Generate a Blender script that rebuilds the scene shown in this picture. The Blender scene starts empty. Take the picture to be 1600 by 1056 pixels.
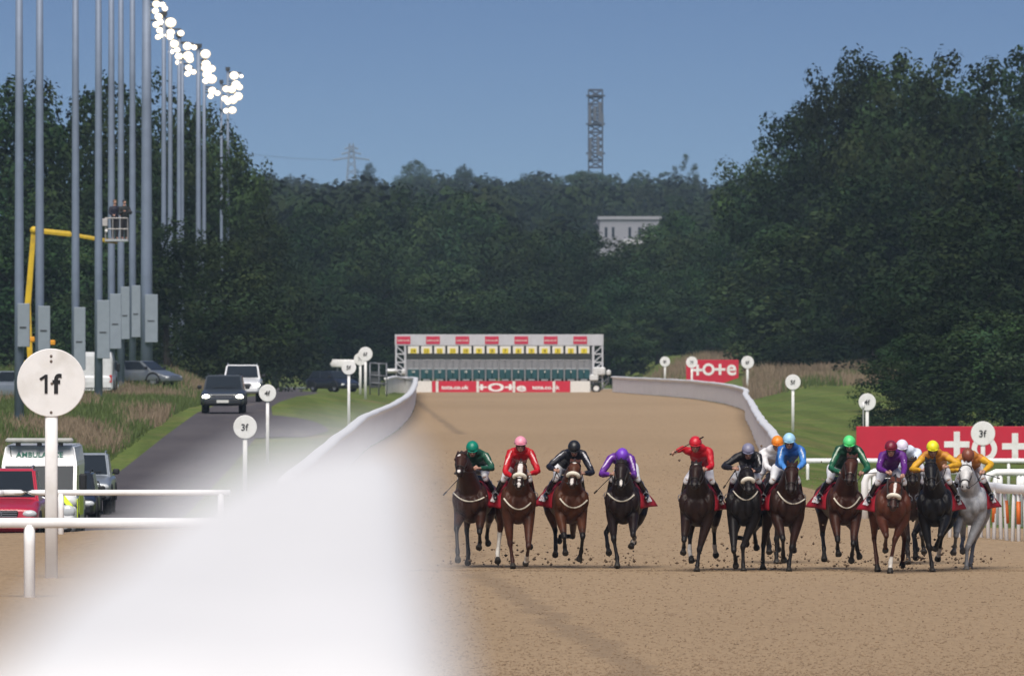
import bpy, bmesh, math, random
import numpy as np
from mathutils import Vector, Matrix
from mathutils.bvhtree import BVHTree

random.seed(7)
rng = np.random.default_rng(7)
SC = bpy.context.scene
COL = SC.collection
F = 17777.8            # focal length in photo pixels (400 mm lens, 1600 px wide frame)
CAMZ = 5.0
HOR = 465.0            # photo row of the horizon

# ------------------------------------------------------------------ camera
cam_d = bpy.data.cameras.new('camera')
cam = bpy.data.objects.new('camera', cam_d)
COL.objects.link(cam)
cam.location = (0, 0, CAMZ)
cam.rotation_euler = (math.radians(90) - math.atan((528 - HOR) / F), 0, 0)
cam_d.lens = 400
cam_d.sensor_width = 36
cam_d.sensor_fit = 'HORIZONTAL'
cam_d.clip_start = 0.5
cam_d.clip_end = 12000
cam_d.dof.use_dof = True
cam_d.dof.focus_distance = 211
cam_d.dof.aperture_fstop = 8.6
SC.camera = cam

# ------------------------------------------------------------------ sky, sun, exposure
SUN_EL, SUN_AZ = math.radians(54), math.radians(186)      # azimuth clockwise from +Y: behind the camera, to its left
w = bpy.data.worlds.new('World')
SC.world = w
w.use_nodes = True
nt = w.node_tree
bg = nt.nodes['Background']
sky = nt.nodes.new('ShaderNodeTexSky')
sky.sky_type = 'NISHITA'
sky.sun_disc = False
sky.sun_elevation = SUN_EL
sky.sun_rotation = SUN_AZ
sky.air_density = 1.0
sky.dust_density = 0.3
sky.ozone_density = 5.0
# the evening gloom: the sky seen by this long lens is the deeper blue found higher up
tc = nt.nodes.new('ShaderNodeTexCoord')
mp = nt.nodes.new('ShaderNodeMapping')
mp.inputs['Location'].default_value = (0, 0, 0.075)
mp.inputs['Scale'].default_value = (1, 1, 5.0)
hs = nt.nodes.new('ShaderNodeHueSaturation')
hs.inputs['Hue'].default_value = 0.508
hs.inputs['Saturation'].default_value = 1.04
nt.links.new(tc.outputs['Generated'], mp.inputs['Vector'])
nt.links.new(mp.outputs['Vector'], sky.inputs['Vector'])
nt.links.new(sky.outputs['Color'], hs.inputs['Color'])
nt.links.new(hs.outputs['Color'], bg.inputs['Color'])
bg.inputs['Strength'].default_value = 0.051

sun_d = bpy.data.lights.new('sun', 'SUN')
sun_d.energy = 3.3
sun_d.angle = math.radians(48)
sun_d.color = (1.0, 0.93, 0.84)
sun = bpy.data.objects.new('sun', sun_d)
COL.objects.link(sun)
sdir = Vector((math.sin(SUN_AZ) * math.cos(SUN_EL), math.cos(SUN_AZ) * math.cos(SUN_EL), math.sin(SUN_EL)))
sun.rotation_euler = sdir.to_track_quat('Z', 'Y').to_euler()

vs = SC.view_settings
vs.view_transform = 'Standard'
vs.look = 'None'
vs.gamma = 1.0
vs.exposure = 0.55
vs.use_curve_mapping = False
SC.render.engine = 'CYCLES'
SC.cycles.use_denoising = True
SC.cycles.max_bounces = 5
SC.cycles.diffuse_bounces = 3
SC.cycles.volume_bounces = 0
SC.cycles.transparent_max_bounces = 8
SC.cycles.sample_clamp_indirect = 4

# ------------------------------------------------------------------ helpers
def P(px, py, d):
    """the point at distance d that the photo shows at (px, py)"""
    return Vector(((px - 800) * d / F, d, CAMZ - (py - HOR) * d / F))

MATS = {}
def mat(name, col=(.5, .5, .5), rough=.7, metal=0, var=0.0, scale=4.0, emit=None, estr=0, attr=None, bump=0.0, spec=.4, coat=0, dirt=None, dscale=1.0):
    if name in MATS:
        return MATS[name]
    m = bpy.data.materials.new(name)
    m.use_nodes = True
    n = m.node_tree
    b = n.nodes['Principled BSDF']
    b.inputs['Roughness'].default_value = rough
    b.inputs['Metallic'].default_value = metal
    b.inputs['Specular IOR Level'].default_value = spec
    if coat:
        b.inputs['Coat Weight'].default_value = coat
        b.inputs['Coat Roughness'].default_value = .12
    b.inputs['Base Color'].default_value = (*col, 1)
    src = None
    if attr:
        a = n.nodes.new('ShaderNodeAttribute')
        a.attribute_name = attr
        src = a.outputs['Color']
    if var or dirt or bump:
        t = n.nodes.new('ShaderNodeTexCoord')
        no = n.nodes.new('ShaderNodeTexNoise')
        no.inputs['Scale'].default_value = scale
        no.inputs['Detail'].default_value = 6
        no.inputs['Roughness'].default_value = .65
        n.links.new(t.outputs['Object'], no.inputs['Vector'])
    if var:
        mr = n.nodes.new('ShaderNodeMapRange')
        mr.inputs['From Min'].default_value = .28
        mr.inputs['From Max'].default_value = .72
        mr.inputs['To Min'].default_value = 1 - var
        mr.inputs['To Max'].default_value = 1 + var
        n.links.new(no.outputs['Fac'], mr.inputs['Value'])
        mx = n.nodes.new('ShaderNodeMix')
        mx.data_type = 'RGBA'
        mx.blend_type = 'MULTIPLY'
        mx.inputs['Factor'].default_value = 1
        mx.inputs[6].default_value = (*col, 1)
        if src:
            n.links.new(src, mx.inputs[6])
        n.links.new(mr.outputs['Result'], mx.inputs[7])
        src = mx.outputs[2]
    if dirt:
        n2 = n.nodes.new('ShaderNodeTexNoise')
        n2.inputs['Scale'].default_value = dscale
        n2.inputs['Detail'].default_value = 5
        n.links.new(t.outputs['Object'], n2.inputs['Vector'])
        rp = n.nodes.new('ShaderNodeMapRange')
        rp.inputs['From Min'].default_value = .5
        rp.inputs['From Max'].default_value = .75
        rp.inputs['To Max'].default_value = .55
        n.links.new(n2.outputs['Fac'], rp.inputs['Value'])
        mx2 = n.nodes.new('ShaderNodeMix')
        mx2.data_type = 'RGBA'
        mx2.inputs[6].default_value = (*col, 1)
        if src:
            n.links.new(src, mx2.inputs[6])
        mx2.inputs[7].default_value = (*dirt, 1)
        n.links.new(rp.outputs['Result'], mx2.inputs['Factor'])
        src = mx2.outputs[2]
    if src:
        n.links.new(src, b.inputs['Base Color'])
    if bump:
        bp = n.nodes.new('ShaderNodeBump')
        bp.inputs['Strength'].default_value = bump
        bp.inputs['Distance'].default_value = .02
        n.links.new(no.outputs['Fac'], bp.inputs['Height'])
        n.links.new(bp.outputs['Normal'], b.inputs['Normal'])
    if emit:
        b.inputs['Emission Color'].default_value = (*emit, 1)
        b.inputs['Emission Strength'].default_value = estr
    MATS[name] = m
    return m

class MB:
    """collects shapes; build() links them as ONE mesh object"""
    def __init__(s):
        s.v, s.f, s.mi = [], [], []
    def add(s, vs_, fs_, mi=0):
        o = len(s.v)
        s.v += [tuple(p) for p in vs_]
        s.f += [tuple(i + o for i in f) for f in fs_]
        s.mi += [mi] * len(fs_)
    def box(s, c, size, mi=0, rot=None, bev=0.0):
        x, y, z = (a / 2 for a in size)
        if bev > 0:
            b = min(bev, x * .9, y * .9, z * .9)
            pts, top = [], []
            # two stacked chamfer rings, top and bottom
            rings = [(-z, b), (-z + b, 0), (z - b, 0), (z, b)]
            for zz, k in rings:
                xx, yy = x - k, y - k
                cb = b if k == 0 else b * .5
                pts += [(-xx + cb, -yy, zz), (xx - cb, -yy, zz), (xx, -yy + cb, zz), (xx, yy - cb, zz),
                        (xx - cb, yy, zz), (-xx + cb, yy, zz), (-xx, yy - cb, zz), (-xx, -yy + cb, zz)]
            fs_ = [tuple(range(7, -1, -1)), tuple(range(24, 32))]
            for r in range(3):
                for i in range(8):
                    j = (i + 1) % 8
                    fs_.append((r * 8 + i, r * 8 + j, r * 8 + 8 + j, r * 8 + 8 + i))
        else:
            pts = [(-x, -y, -z), (x, -y, -z), (x, y, -z), (-x, y, -z), (-x, -y, z), (x, -y, z), (x, y, z), (-x, y, z)]
            fs_ = [(0, 3, 2, 1), (4, 5, 6, 7), (0, 1, 5, 4), (1, 2, 6, 5), (2, 3, 7, 6), (3, 0, 4, 7)]
        if rot is not None:
            pts = [rot @ Vector(p) for p in pts]
        s.add([(p[0] + c[0], p[1] + c[1], p[2] + c[2]) for p in pts], fs_, mi)
        return s
    def tube(s, pts, r, n=8, mi=0, side=(1, 0, 0), sub=0, power=1.0):
        """loft: r is a number, or one number / (lateral, other) pair per point"""
        pts = [Vector(p) for p in pts]
        if not isinstance(r, list):
            r = [r] * len(pts)
        r = [(q, q) if not isinstance(q, (list, tuple)) else q for q in r]
        if sub and len(pts) > 2:
            np_, nr_ = [], []
            for i in range(len(pts) - 1):
                p0, p1, p2, p3 = pts[max(i - 1, 0)], pts[i], pts[i + 1], pts[min(i + 2, len(pts) - 1)]
                for k in range(sub):
                    t = k / sub
                    np_.append(.5 * ((2 * p1) + (p2 - p0) * t + (2 * p0 - 5 * p1 + 4 * p2 - p3) * t * t + (3 * p1 - p0 - 3 * p2 + p3) * t ** 3))
                    nr_.append((r[i][0] * (1 - t) + r[i + 1][0] * t, r[i][1] * (1 - t) + r[i + 1][1] * t))
            np_.append(pts[-1]); nr_.append(r[-1])
            pts, r = np_, nr_
        sd = Vector(side)
        V, Fc = [], []
        for i, p in enumerate(pts):
            t = (pts[min(i + 1, len(pts) - 1)] - pts[max(i - 1, 0)])
            if t.length < 1e-9:
                t = Vector((0, 0, 1))
            t.normalize()
            a = sd - t * sd.dot(t)
            if a.length < 1e-3:
                a = Vector((0, 1, 0)) - t * t.y
                if a.length < 1e-3:
                    a = Vector((1, 0, 0)) - t * t.x
            a.normalize()
            b = t.cross(a)
            for k in range(n):
                an = 2 * math.pi * k / n
                ca, sa = math.cos(an), math.sin(an)
                if power != 1:
                    ca = math.copysign(abs(ca) ** power, ca)
                    sa = math.copysign(abs(sa) ** power, sa)
                V.append(p + a * (ca * r[i][0]) + b * (sa * r[i][1]))
        m = len(pts)
        for i in range(m - 1):
            for k in range(n):
                j = (k + 1) % n
                Fc.append((i * n + k, i * n + j, (i + 1) * n + j, (i + 1) * n + k))
        Fc.append(tuple(range(n - 1, -1, -1)))
        Fc.append(tuple(range((m - 1) * n, m * n)))
        s.add(V, Fc, mi)
        return s
    def ball(s, c, r, nu=12, nv=8, mi=0, rot=None):
        if not isinstance(r, (list, tuple)):
            r = (r, r, r)
        V, Fc = [(0, 0, -r[2])], []
        for j in range(1, nv):
            th = -math.pi / 2 + math.pi * j / nv
            for i in range(nu):
                ph = 2 * math.pi * i / nu
                V.append((r[0] * math.cos(th) * math.cos(ph), r[1] * math.cos(th) * math.sin(ph), r[2] * math.sin(th)))
        V.append((0, 0, r[2]))
        for i in range(nu):
            Fc.append((0, 1 + (i + 1) % nu, 1 + i))
            for j in range(nv - 2):
                a = 1 + j * nu
                Fc.append((a + i, a + (i + 1) % nu, a + nu + (i + 1) % nu, a + nu + i))
            a = 1 + (nv - 2) * nu
            Fc.append((a + i, a + (i + 1) % nu, len(V) - 1))
        if rot is not None:
            V = [rot @ Vector(p) for p in V]
        s.add([(p[0] + c[0], p[1] + c[1], p[2] + c[2]) for p in V], Fc, mi)
        return s
    def disc(s, c, r, th, n=40, mi=0):
        """upright disc facing -Y"""
        V, Fc = [], []
        bev = th * .25
        for y, rr in ((-th / 2, r - bev), (-th / 2 + bev, r), (th / 2 - bev, r), (th / 2, r - bev)):
            for k in range(n):
                a = 2 * math.pi * k / n
                V.append((c[0] + rr * math.cos(a), c[1] + y, c[2] + rr * math.sin(a)))
        for j in range(3):
            for k in range(n):
                q = (k + 1) % n
                Fc.append((j * n + k, j * n + q, (j + 1) * n + q, (j + 1) * n + k))
        Fc.append(tuple(range(n)))
        Fc[-1] = tuple(range(n - 1, -1, -1))[::-1]
        Fc.append(tuple(range(4 * n - 1, 3 * n - 1, -1)))
        s.add(V, Fc, mi)
        return s
    def mesh(s, name):
        me = bpy.data.meshes.new(name)
        me.from_pydata(s.v, [], s.f)
        me.polygons.foreach_set('material_index', s.mi)
        me.update()
        return me
    def build(s, name, mats, parent=None, loc=(0, 0, 0), smooth=False, rz=0):
        return obj(name, s.mesh(name), mats, parent, loc, smooth, rz)

def obj(name, me, mats, parent=None, loc=(0, 0, 0), smooth=False, rz=0):
    o = bpy.data.objects.new(name, me)
    COL.objects.link(o)
    if not isinstance(mats, (list, tuple)):
        mats = [mats]
    if len(me.materials) == 0:
        for m in mats:
            me.materials.append(m)
    if smooth:
        me.polygons.foreach_set('use_smooth', [True] * len(me.polygons))
    o.location = loc
    o.rotation_euler = (0, 0, rz)
    if parent:
        o.parent = parent
    return o

def tag(o, label=None, cat=None, group=None, kind=None):
    if label: o['label'] = label
    if cat: o['category'] = cat
    if group: o['group'] = group
    if kind: o['kind'] = kind
    return o

def empty(name, loc, label, cat, group=None, rz=0):
    o = bpy.data.objects.new(name, None)
    COL.objects.link(o)
    o.empty_display_size = .3
    o.location = loc
    o.rotation_euler = (0, 0, rz)
    return tag(o, label, cat, group)

def copy_tree(o, parent=None):
    c = o.copy()
    COL.objects.link(c)
    c.parent = parent
    for ch in list(o.children):
        copy_tree(ch, c)
    return c

def grown(mb, voxel, smooth=4, name='body', thin=None):
    """fuse the lofts of mb into one continuous skin"""
    me = mb.mesh(name)
    o = bpy.data.objects.new('grow', me)
    COL.objects.link(o)
    r = o.modifiers.new('r', 'REMESH')
    r.mode = 'VOXEL'
    r.voxel_size = voxel
    r.adaptivity = 0
    if smooth:
        sm = o.modifiers.new('s', 'SMOOTH')
        sm.factor = .5
        sm.iterations = smooth
    dg = bpy.context.evaluated_depsgraph_get()
    out = bpy.data.meshes.new_from_object(o.evaluated_get(dg))
    out.name = name
    out.materials.clear()
    bpy.data.objects.remove(o)
    bpy.data.meshes.remove(me)
    out.polygons.foreach_set('use_smooth', [True] * len(out.polygons))
    return out

def coords(me):
    a = np.empty(len(me.vertices) * 3, dtype=np.float32)
    me.vertices.foreach_get('co', a)
    return a.reshape(-1, 3)

def paint(me, colors):
    at = me.color_attributes.new('col', 'FLOAT_COLOR', 'POINT')
    c = np.ones((len(me.vertices), 4), dtype=np.float32)
    c[:, :3] = colors
    at.data.foreach_set('color', c.ravel())

TEXTS = {}
def text_mb(txt, height, depth=.006, bold=0.0, width=None):
    """letters as MB geometry facing -Y, centred on the origin"""
    key = (txt, bold)
    if key not in TEXTS:
        cu = bpy.data.curves.new('lettering', 'FONT')
        cu.body = txt
        cu.size = 1
        cu.offset = bold
        cu.resolution_u = 4
        cu.extrude = 0.02
        o = bpy.data.objects.new('t', cu)
        COL.objects.link(o)
        dg = bpy.context.evaluated_depsgraph_get()
        me = bpy.data.meshes.new_from_object(o.evaluated_get(dg))
        vs_ = [tuple(v.co) for v in me.vertices]
        fs_ = [tuple(p.vertices) for p in me.polygons]
        bpy.data.objects.remove(o)
        bpy.data.meshes.remove(me)
        TEXTS[key] = (vs_, fs_)
    vs_, fs_ = TEXTS[key]
    x0, x1 = min(v[0] for v in vs_), max(v[0] for v in vs_)
    y0, y1 = min(v[1] for v in vs_), max(v[1] for v in vs_)
    k = height / (y1 - y0)
    kx = width / (x1 - x0) if width else k
    m = MB()
    m.add([((v[0] - (x0 + x1) / 2) * kx, -v[2] / .02 * depth / 2, (v[1] - (y0 + y1) / 2) * k) for v in vs_], fs_)
    return m

def moved(m, off, rot=None):
    r = MB()
    vs_ = [Vector(v) for v in m.v]
    if rot is not None:
        vs_ = [rot @ v for v in vs_]
    r.add([v + Vector(off) for v in vs_], m.f)
    r.mi = list(m.mi)
    return r

# ------------------------------------------------------------------ common materials
WHITE = mat('white_paint', (.80, .80, .80), .45, var=.05, scale=3, dirt=(.55, .53, .48), dscale=2.2)
RAILW = mat('white_plastic_rail', (.86, .87, .88), .35, var=.04, scale=5, dirt=(.66, .64, .60), dscale=1.3)
SKIRT = mat('white_rail_skirting', (.86, .86, .86), .5, var=.05, scale=1.6, dirt=(.60, .58, .54), dscale=.9)
BLACKP = mat('black_lettering', (.012, .012, .014), .5)
TOTE = mat('red_board', (.53, .018, .045), .5, var=.06, scale=2)
GALV = mat('galvanised_steel', (.185, .23, .315), .55, metal=.1, var=.12, scale=1.1)
GALVB = mat('galvanised_box', (.24, .285, .33), .55, metal=.1, var=.1, scale=2)
LEATHER = mat('dark_leather', (.02, .015, .012), .5)
TYRE = mat('tyre_rubber', (.014, .014, .015), .85)
RIM = mat('alloy_rim', (.35, .36, .38), .35, metal=.7)
GLASS = mat('vehicle_glass', (.020, .026, .034), .10, spec=.12)
TRIM = mat('black_plastic_trim', (.016, .017, .019), .6)
LAMPW = mat('headlamp_lens', (.55, .58, .6), .12, spec=.8)
LIT = mat('lit_headlamp', (1, 1, .9), .3, emit=(1, .95, .74), estr=9)
AMBERLIT = mat('lit_running_lamp', (1, .9, .7), .3, emit=(1, .72, .45), estr=4)
STEEL = mat('bare_steel', (.42, .43, .45), .35, metal=.8)
# ================================================================== the ground
def ss(a, b, x):
    t = min(max((x - a) / (b - a), 0), 1)
    return t * t * (3 - 2 * t)
GT = ([0, 209, 300, 400, 500, 620, 760, 900, 1100, 1500], [0, 0, -.15, -.4, -.75, -1.19, -1.75, -2.45, -3.2, -4])
GL = ([0, 190, 243, 258, 296, 340, 400, 450, 494, 542, 600, 700, 800, 900, 1100, 1500],
      [-.02, -.05, -.47, -.7, -1.4, -1.44, -.95, -.4, 0, .03, -.2, -.9, -1.6, -2.4, -3, -4])
GR = ([0, 240, 300, 400, 465, 530, 600, 700, 800, 900, 1100, 1500], [0, 0, -.75, -1.6, -1.75, -1.25, -.9, -.35, -.3, .1, -.5, -2])
ROADL = lambda d: float(np.interp(d, [0, 236, 246, 500, 620, 700, 760, 900], [-30.6, -30.6, -13.4, -13.7, -13.9, -15, -17, -24]))
ROADR = lambda d: float(np.interp(d, [0, 236, 246, 350, 480, 520, 620, 700, 760, 900], [-30.2, -30.2, -9.3, -9.7, -10.1, -11.0, -11.4, -12, -13, -17]))
TRKL = lambda d: float(np.interp(d, [0, 236, 250, 330, 412, 445, 490, 560, 625, 700, 800, 900, 960], [-30, -30, -5.6, -5.1, -5.15, -5.0, -4.9, -5.1, -5.4, -6.0, -7.0, -8.6, -9]))
TRKR = lambda d: float(np.interp(d, [0, 236, 250, 318, 368, 445, 530, 620, 680, 760, 840, 890, 960], [30, 30, 9.7, 7.8, 8.6, 9.8, 11.2, 12.8, 13.1, 12.2, 9.8, 8.6, 8.4]))

def H(x, d):
    gt, gl, gr = np.interp(d, *GT), np.interp(d, *GL), np.interp(d, *GR)
    rr, tl, tr = ROADR(d), TRKL(d), TRKR(d)
    if x <= rr: z = gl
    elif x < tl: z = gl + (gt - gl) * ss(rr, tl, x)
    elif x <= tr: z = gt
    else: z = gt + (gr - gt) * ss(tr, tr + 6, x)
    z += 1.25 * math.exp(-((d - 612) / 23) ** 2) * ss(-15.5, -18.5, x)
    if x > 16 and d > 480: z += .9 * ss(16, 40, x) * ss(480, 700, d)
    if x < -16 and d > 250: z += .35 * ss(-15, -17.5, x) * ss(250, 330, d) * (1 - ss(430, 470, d))
    if d > 1400: z += 26 * ss(1400, 2700, d)
    if d < 45: z += 3.6 * (1 - ss(14, 42, d))
    if x > tr or x < tl:
        k = ss(tr, tr + 2, x) if x > tr else ss(0, 1.2, ROADL(d) - x) + ss(rr, rr + .8, x) * ss(0, .8, tl - x)
        z += k * (.05 * math.sin(x * 1.7 + d * .21) + .04 * math.sin(x * .6 - d * .13)) * ss(236, 260, d)
    return float(z)

ROWS = [3, 8, 14, 20, 26, 32, 38, 44, 60, 80] + list(range(96, 232, 8)) + [232, 236, 240, 244, 248] + list(range(252, 700, 4)) + list(range(700, 980, 8)) \
    + [990, 1020, 1060, 1100, 1200, 1300, 1400, 1550, 1700, 1850, 2000, 2200, 2400, 2600, 2700, 2900, 3300, 4000, 6000]
def bounds(d):
    return [-1500, -90, -34, -30.8 if d < 240 else ROADL(d) - 1.4, ROADL(d), ROADR(d), TRKL(d), TRKR(d), max(TRKR(d) + 5, 15 if d > 240 else 35), 45, 100, 1500]
SUBS = [3, 4, 9, 2, 3, 5, 16, 5, 12, 5, 3]
def sheet(name, zones, dmin, dmax, m, kind='structure', label=None):
    b = MB()
    rows = [d for d in ROWS if dmin <= d <= dmax]
    for z in zones:
        grid = []
        for d in rows:
            bb = bounds(d)
            x0, x1 = bb[z], bb[z + 1]
            line = []
            for k in range(SUBS[z] + 1):
                x = x0 + (x1 - x0) * k / SUBS[z]
                line.append((x, d, H(x, d)))
            grid.append(line)
        nn = SUBS[z] + 1
        V = [p for l in grid for p in l]
        Fc = [(i * nn + k, i * nn + k + 1, (i + 1) * nn + k + 1, (i + 1) * nn + k) for i in range(len(rows) - 1) for k in range(SUBS[z])]
        b.add(V, Fc)
    o = b.build(name, m, smooth=True)
    return tag(o, kind=kind)

def ground_mat(name, build):
    m = bpy.data.materials.new(name)
    m.use_nodes = True
    n = m.node_tree
    b = n.nodes['Principled BSDF']
    b.inputs['Roughness'].default_value = .95
    b.inputs['Specular IOR Level'].default_value = .1
    t = n.nodes.new('ShaderNodeTexCoord')
    def noise(scale, det=5, rough=.6, stretch=None):
        no = n.nodes.new('ShaderNodeTexNoise')
        no.inputs['Scale'].default_value = scale
        no.inputs['Detail'].default_value = det
        no.inputs['Roughness'].default_value = rough
        if stretch:
            q = n.nodes.new('ShaderNodeMapping')
            q.inputs['Scale'].default_value = stretch
            n.links.new(t.outputs['Object'], q.inputs['Vector'])
            n.links.new(q.outputs['Vector'], no.inputs['Vector'])
        else:
            n.links.new(t.outputs['Object'], no.inputs['Vector'])
        return no.outputs['Fac']
    def ramp(fac, *stops):
        r = n.nodes.new('ShaderNodeValToRGB')
        el = r.color_ramp.elements
        while len(el) < len(stops): el.new(.5)
        for e, (p, c) in zip(el, stops):
            e.position = p
            e.color = (*c, 1)
        n.links.new(fac, r.inputs['Fac'])
        return r.outputs['Color']
    def mix(fac, a, c, mode='MIX'):
        x = n.nodes.new('ShaderNodeMix')
        x.data_type = 'RGBA'
        x.blend_type = mode
        for s_, v in ((0, fac), (6, a), (7, c)):
            if isinstance(v, (int, float)): x.inputs[s_].default_value = v
            elif isinstance(v, tuple): x.inputs[s_].default_value = (*v, 1)
            else: n.links.new(v, x.inputs[s_])
        return x.outputs[2]
    def math_(op, a, c=0.0, d=None):
        x = n.nodes.new('ShaderNodeMath')
        x.operation = op
        for i, v in enumerate((a, c, d)):
            if v is None: continue
            if isinstance(v, (int, float)): x.inputs[i].default_value = v
            else: n.links.new(v, x.inputs[i])
        return x.outputs[0]
    def mrange(v, a, c, to0=0., to1=1.):
        x = n.nodes.new('ShaderNodeMapRange')
        x.interpolation_type = 'SMOOTHSTEP'
        for i, q in enumerate((a, c, to0, to1)): x.inputs[i + 1].default_value = q
        n.links.new(v, x.inputs[0])
        return x.outputs[0]
    sp = n.nodes.new('ShaderNodeSeparateXYZ')
    n.links.new(t.outputs['Object'], sp.inputs[0])
    def bump(h, strength, dist):
        bp = n.nodes.new('ShaderNodeBump')
        bp.inputs['Strength'].default_value = strength
        bp.inputs['Distance'].default_value = dist
        n.links.new(h, bp.inputs['Height'])
        n.links.new(bp.outputs['Normal'], b.inputs['Normal'])
    c = build(noise, ramp, mix, math_, mrange, sp.outputs, bump)
    n.links.new(c, b.inputs['Base Color'])
    return m

def sand_build(noise, ramp, mix, math_, mrange, xyz, bump):
    big = noise(.05, 4, .5, (1, .25, 1))
    col = ramp(big, (.3, (.318, .228, .140)), (.7, (.364, .262, .163)))
    fine = noise(9, 6, .75, (1, .16, 1))
    col = mix(.85, col, ramp(fine, (.30, (.55, .52, .49)), (.44, (.92, .92, .92)), (.6, (1.06, 1.06, 1.06))), 'MULTIPLY')
    # wheel and harrow marks, mixed into the sand colour as darker wavering lines
    wob = math_('MULTIPLY', math_('SUBTRACT', noise(.35, 3), .5), 1.2)
    def line(px0, d0, px1, d1, wid, lo, hi):
        x0, x1 = (px0 - 800) * d0 / F, (px1 - 800) * d1 / F
        k = (x1 - x0) / (d1 - d0)
        e = math_('ABSOLUTE', math_('SUBTRACT', math_('ADD', xyz[0], wob), math_('ADD', math_('MULTIPLY', xyz[1], k), x0 - k * d0)))
        on = math_('MULTIPLY', mrange(xyz[1], lo - 3, lo + 3), mrange(xyz[1], hi + 3, hi - 3))
        return math_('MULTIPLY', mrange(e, wid, wid * .25), on)
    a = line(745, 208, 1010, 150, .42, 140, 208)
    c = line(690, 300, 745, 208, .35, 208, 330)
    g = line(668, 640, 688, 560, .3, 470, 800)
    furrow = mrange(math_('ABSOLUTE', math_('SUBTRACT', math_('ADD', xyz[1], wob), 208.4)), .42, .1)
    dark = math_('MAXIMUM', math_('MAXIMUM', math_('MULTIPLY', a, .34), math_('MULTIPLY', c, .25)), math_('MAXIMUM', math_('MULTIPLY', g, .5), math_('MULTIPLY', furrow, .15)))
    patch = math_('MAXIMUM', mrange(noise(.6, 5, .6, (1, .3, 1)), .56, .76, 0, .34), mrange(noise(2.6, 5, .7, (1, .14, 1)), .57, .70, 0, .5))
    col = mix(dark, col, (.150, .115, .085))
    col = mix(patch, col, (.24, .165, .105))
    bump(fine, .8, .05)
    return col
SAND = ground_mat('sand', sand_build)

def grass_build(noise, ramp, mix, math_, mrange, xyz, bump):
    big = noise(.12, 5, .6)
    col = ramp(big, (.3, (.082, .124, .029)), (.5, (.106, .146, .036)), (.72, (.152, .156, .053)))
    stripe = mrange(math_('SINE', math_('ADD', math_('MULTIPLY', xyz[0], 1.9), math_('MULTIPLY', xyz[1], .055))), -.4, .4, .8, 1.1)
    col = mix(.6, col, stripe, 'MULTIPLY')
    f = noise(3, 6, .75, (1, .2, 1))
    col = mix(.8, col, ramp(f, (.3, (.6, .62, .55)), (.6, (1.15, 1.12, 1.1))), 'MULTIPLY')
    # dry and worn patches
    col = mix(mrange(noise(.07, 4, .6), .56, .72, 0, .75), col, (.19, .145, .07))
    bump(f, .8, .08)
    return col
GRASS = ground_mat('mown_grass', grass_build)

def road_build(noise, ramp, mix, math_, mrange, xyz, bump):
    col = ramp(noise(.35, 5, .6, (1, .15, 1)), (.3, (.068, .062, .069)), (.7, (.098, .090, .095)))
    f = noise(14, 5, .7, (1, .2, 1))
    col = mix(.7, col, ramp(f, (.3, (.78, .78, .78)), (.65, (1.12, 1.12, 1.12))), 'MULTIPLY')
    col = mix(mrange(noise(.5, 4, .6, (1.2, .1, 1)), .57, .72, 0, .5), col, (.17, .15, .125))
    bump(f, .5, .02)
    return col
ROAD = ground_mat('worn_asphalt', road_build)

sheet('ground', [0, 1, 2, 3, 5, 7, 8, 9, 10], 0, 9999, GRASS)
bpy.data.objects['ground'].name = 'ground'
b_ = sheet('ground_far', [4, 6], 960, 9999, GRASS); b_.name = 'ground'
sheet('road', [4], 0, 960, ROAD)
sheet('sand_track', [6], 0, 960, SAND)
# the spur where the road opens towards the track
pb = MB()
nx, nd = 16, 14
for j in range(nd + 1):
    d = 442 + 44 * j / nd
    x0 = ROADR(d) - .05
    wdt = 2.6 * math.sin(math.pi * min(1, (j + .8) / (nd + 1.6))) ** .5
    for i in range(nx + 1):
        x = x0 + wdt * i / nx
        pb.v.append((x, d, H(x, d) + .05))
pb.f = [(j * (nx + 1) + i, j * (nx + 1) + i + 1, (j + 1) * (nx + 1) + i + 1, (j + 1) * (nx + 1) + i) for j in range(nd) for i in range(nx)]
pb.mi = [0] * len(pb.f)
tag(pb.build('path', ROAD, smooth=True), kind='structure')

# loose clods on the raked sand
def clods():
    b = MB()
    n = 27000
    base = [(1, 0, 0), (-1, 0, 0), (0, 1, 0), (0, -1, 0), (0, 0, 1), (0, 0, -1)]
    tri = [(0, 2, 4), (2, 1, 4), (1, 3, 4), (3, 0, 4), (2, 0, 5), (1, 2, 5), (3, 1, 5), (0, 3, 5)]
    for i in range(n):
        d = 149 + 260 * random.random() ** 2.6 if i < 25500 else random.gauss(208.6, .35)
        x = random.uniform(-2.2 - .015 * (d - 149), 9.3) if d > 215 else random.uniform(-2.2, .049 * d)
        s = random.choice((.007, .009, .011, .013, .018)) * random.uniform(.7, 1.3)
        a, sx = random.random() * 6.28, random.uniform(.8, 2.0)
        pts = []
        for p in base:
            q = [c * s * random.uniform(.6, 1.3) for c in p]
            q[0] *= sx
            pts.append((x + q[0] * math.cos(a) - q[1] * math.sin(a), d + q[0] * math.sin(a) + q[1] * math.cos(a), H(x, d) + s * .25 + q[2] * .8))
        b.add(pts, tri)
    o = b.build('sand_clods', mat('damp_sand_clod', (.235, .165, .102), .95, var=.30, scale=1.7))
    tag(o, 'small loose clods lying on the raked sand', 'clods', kind='stuff')
clods()

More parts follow.
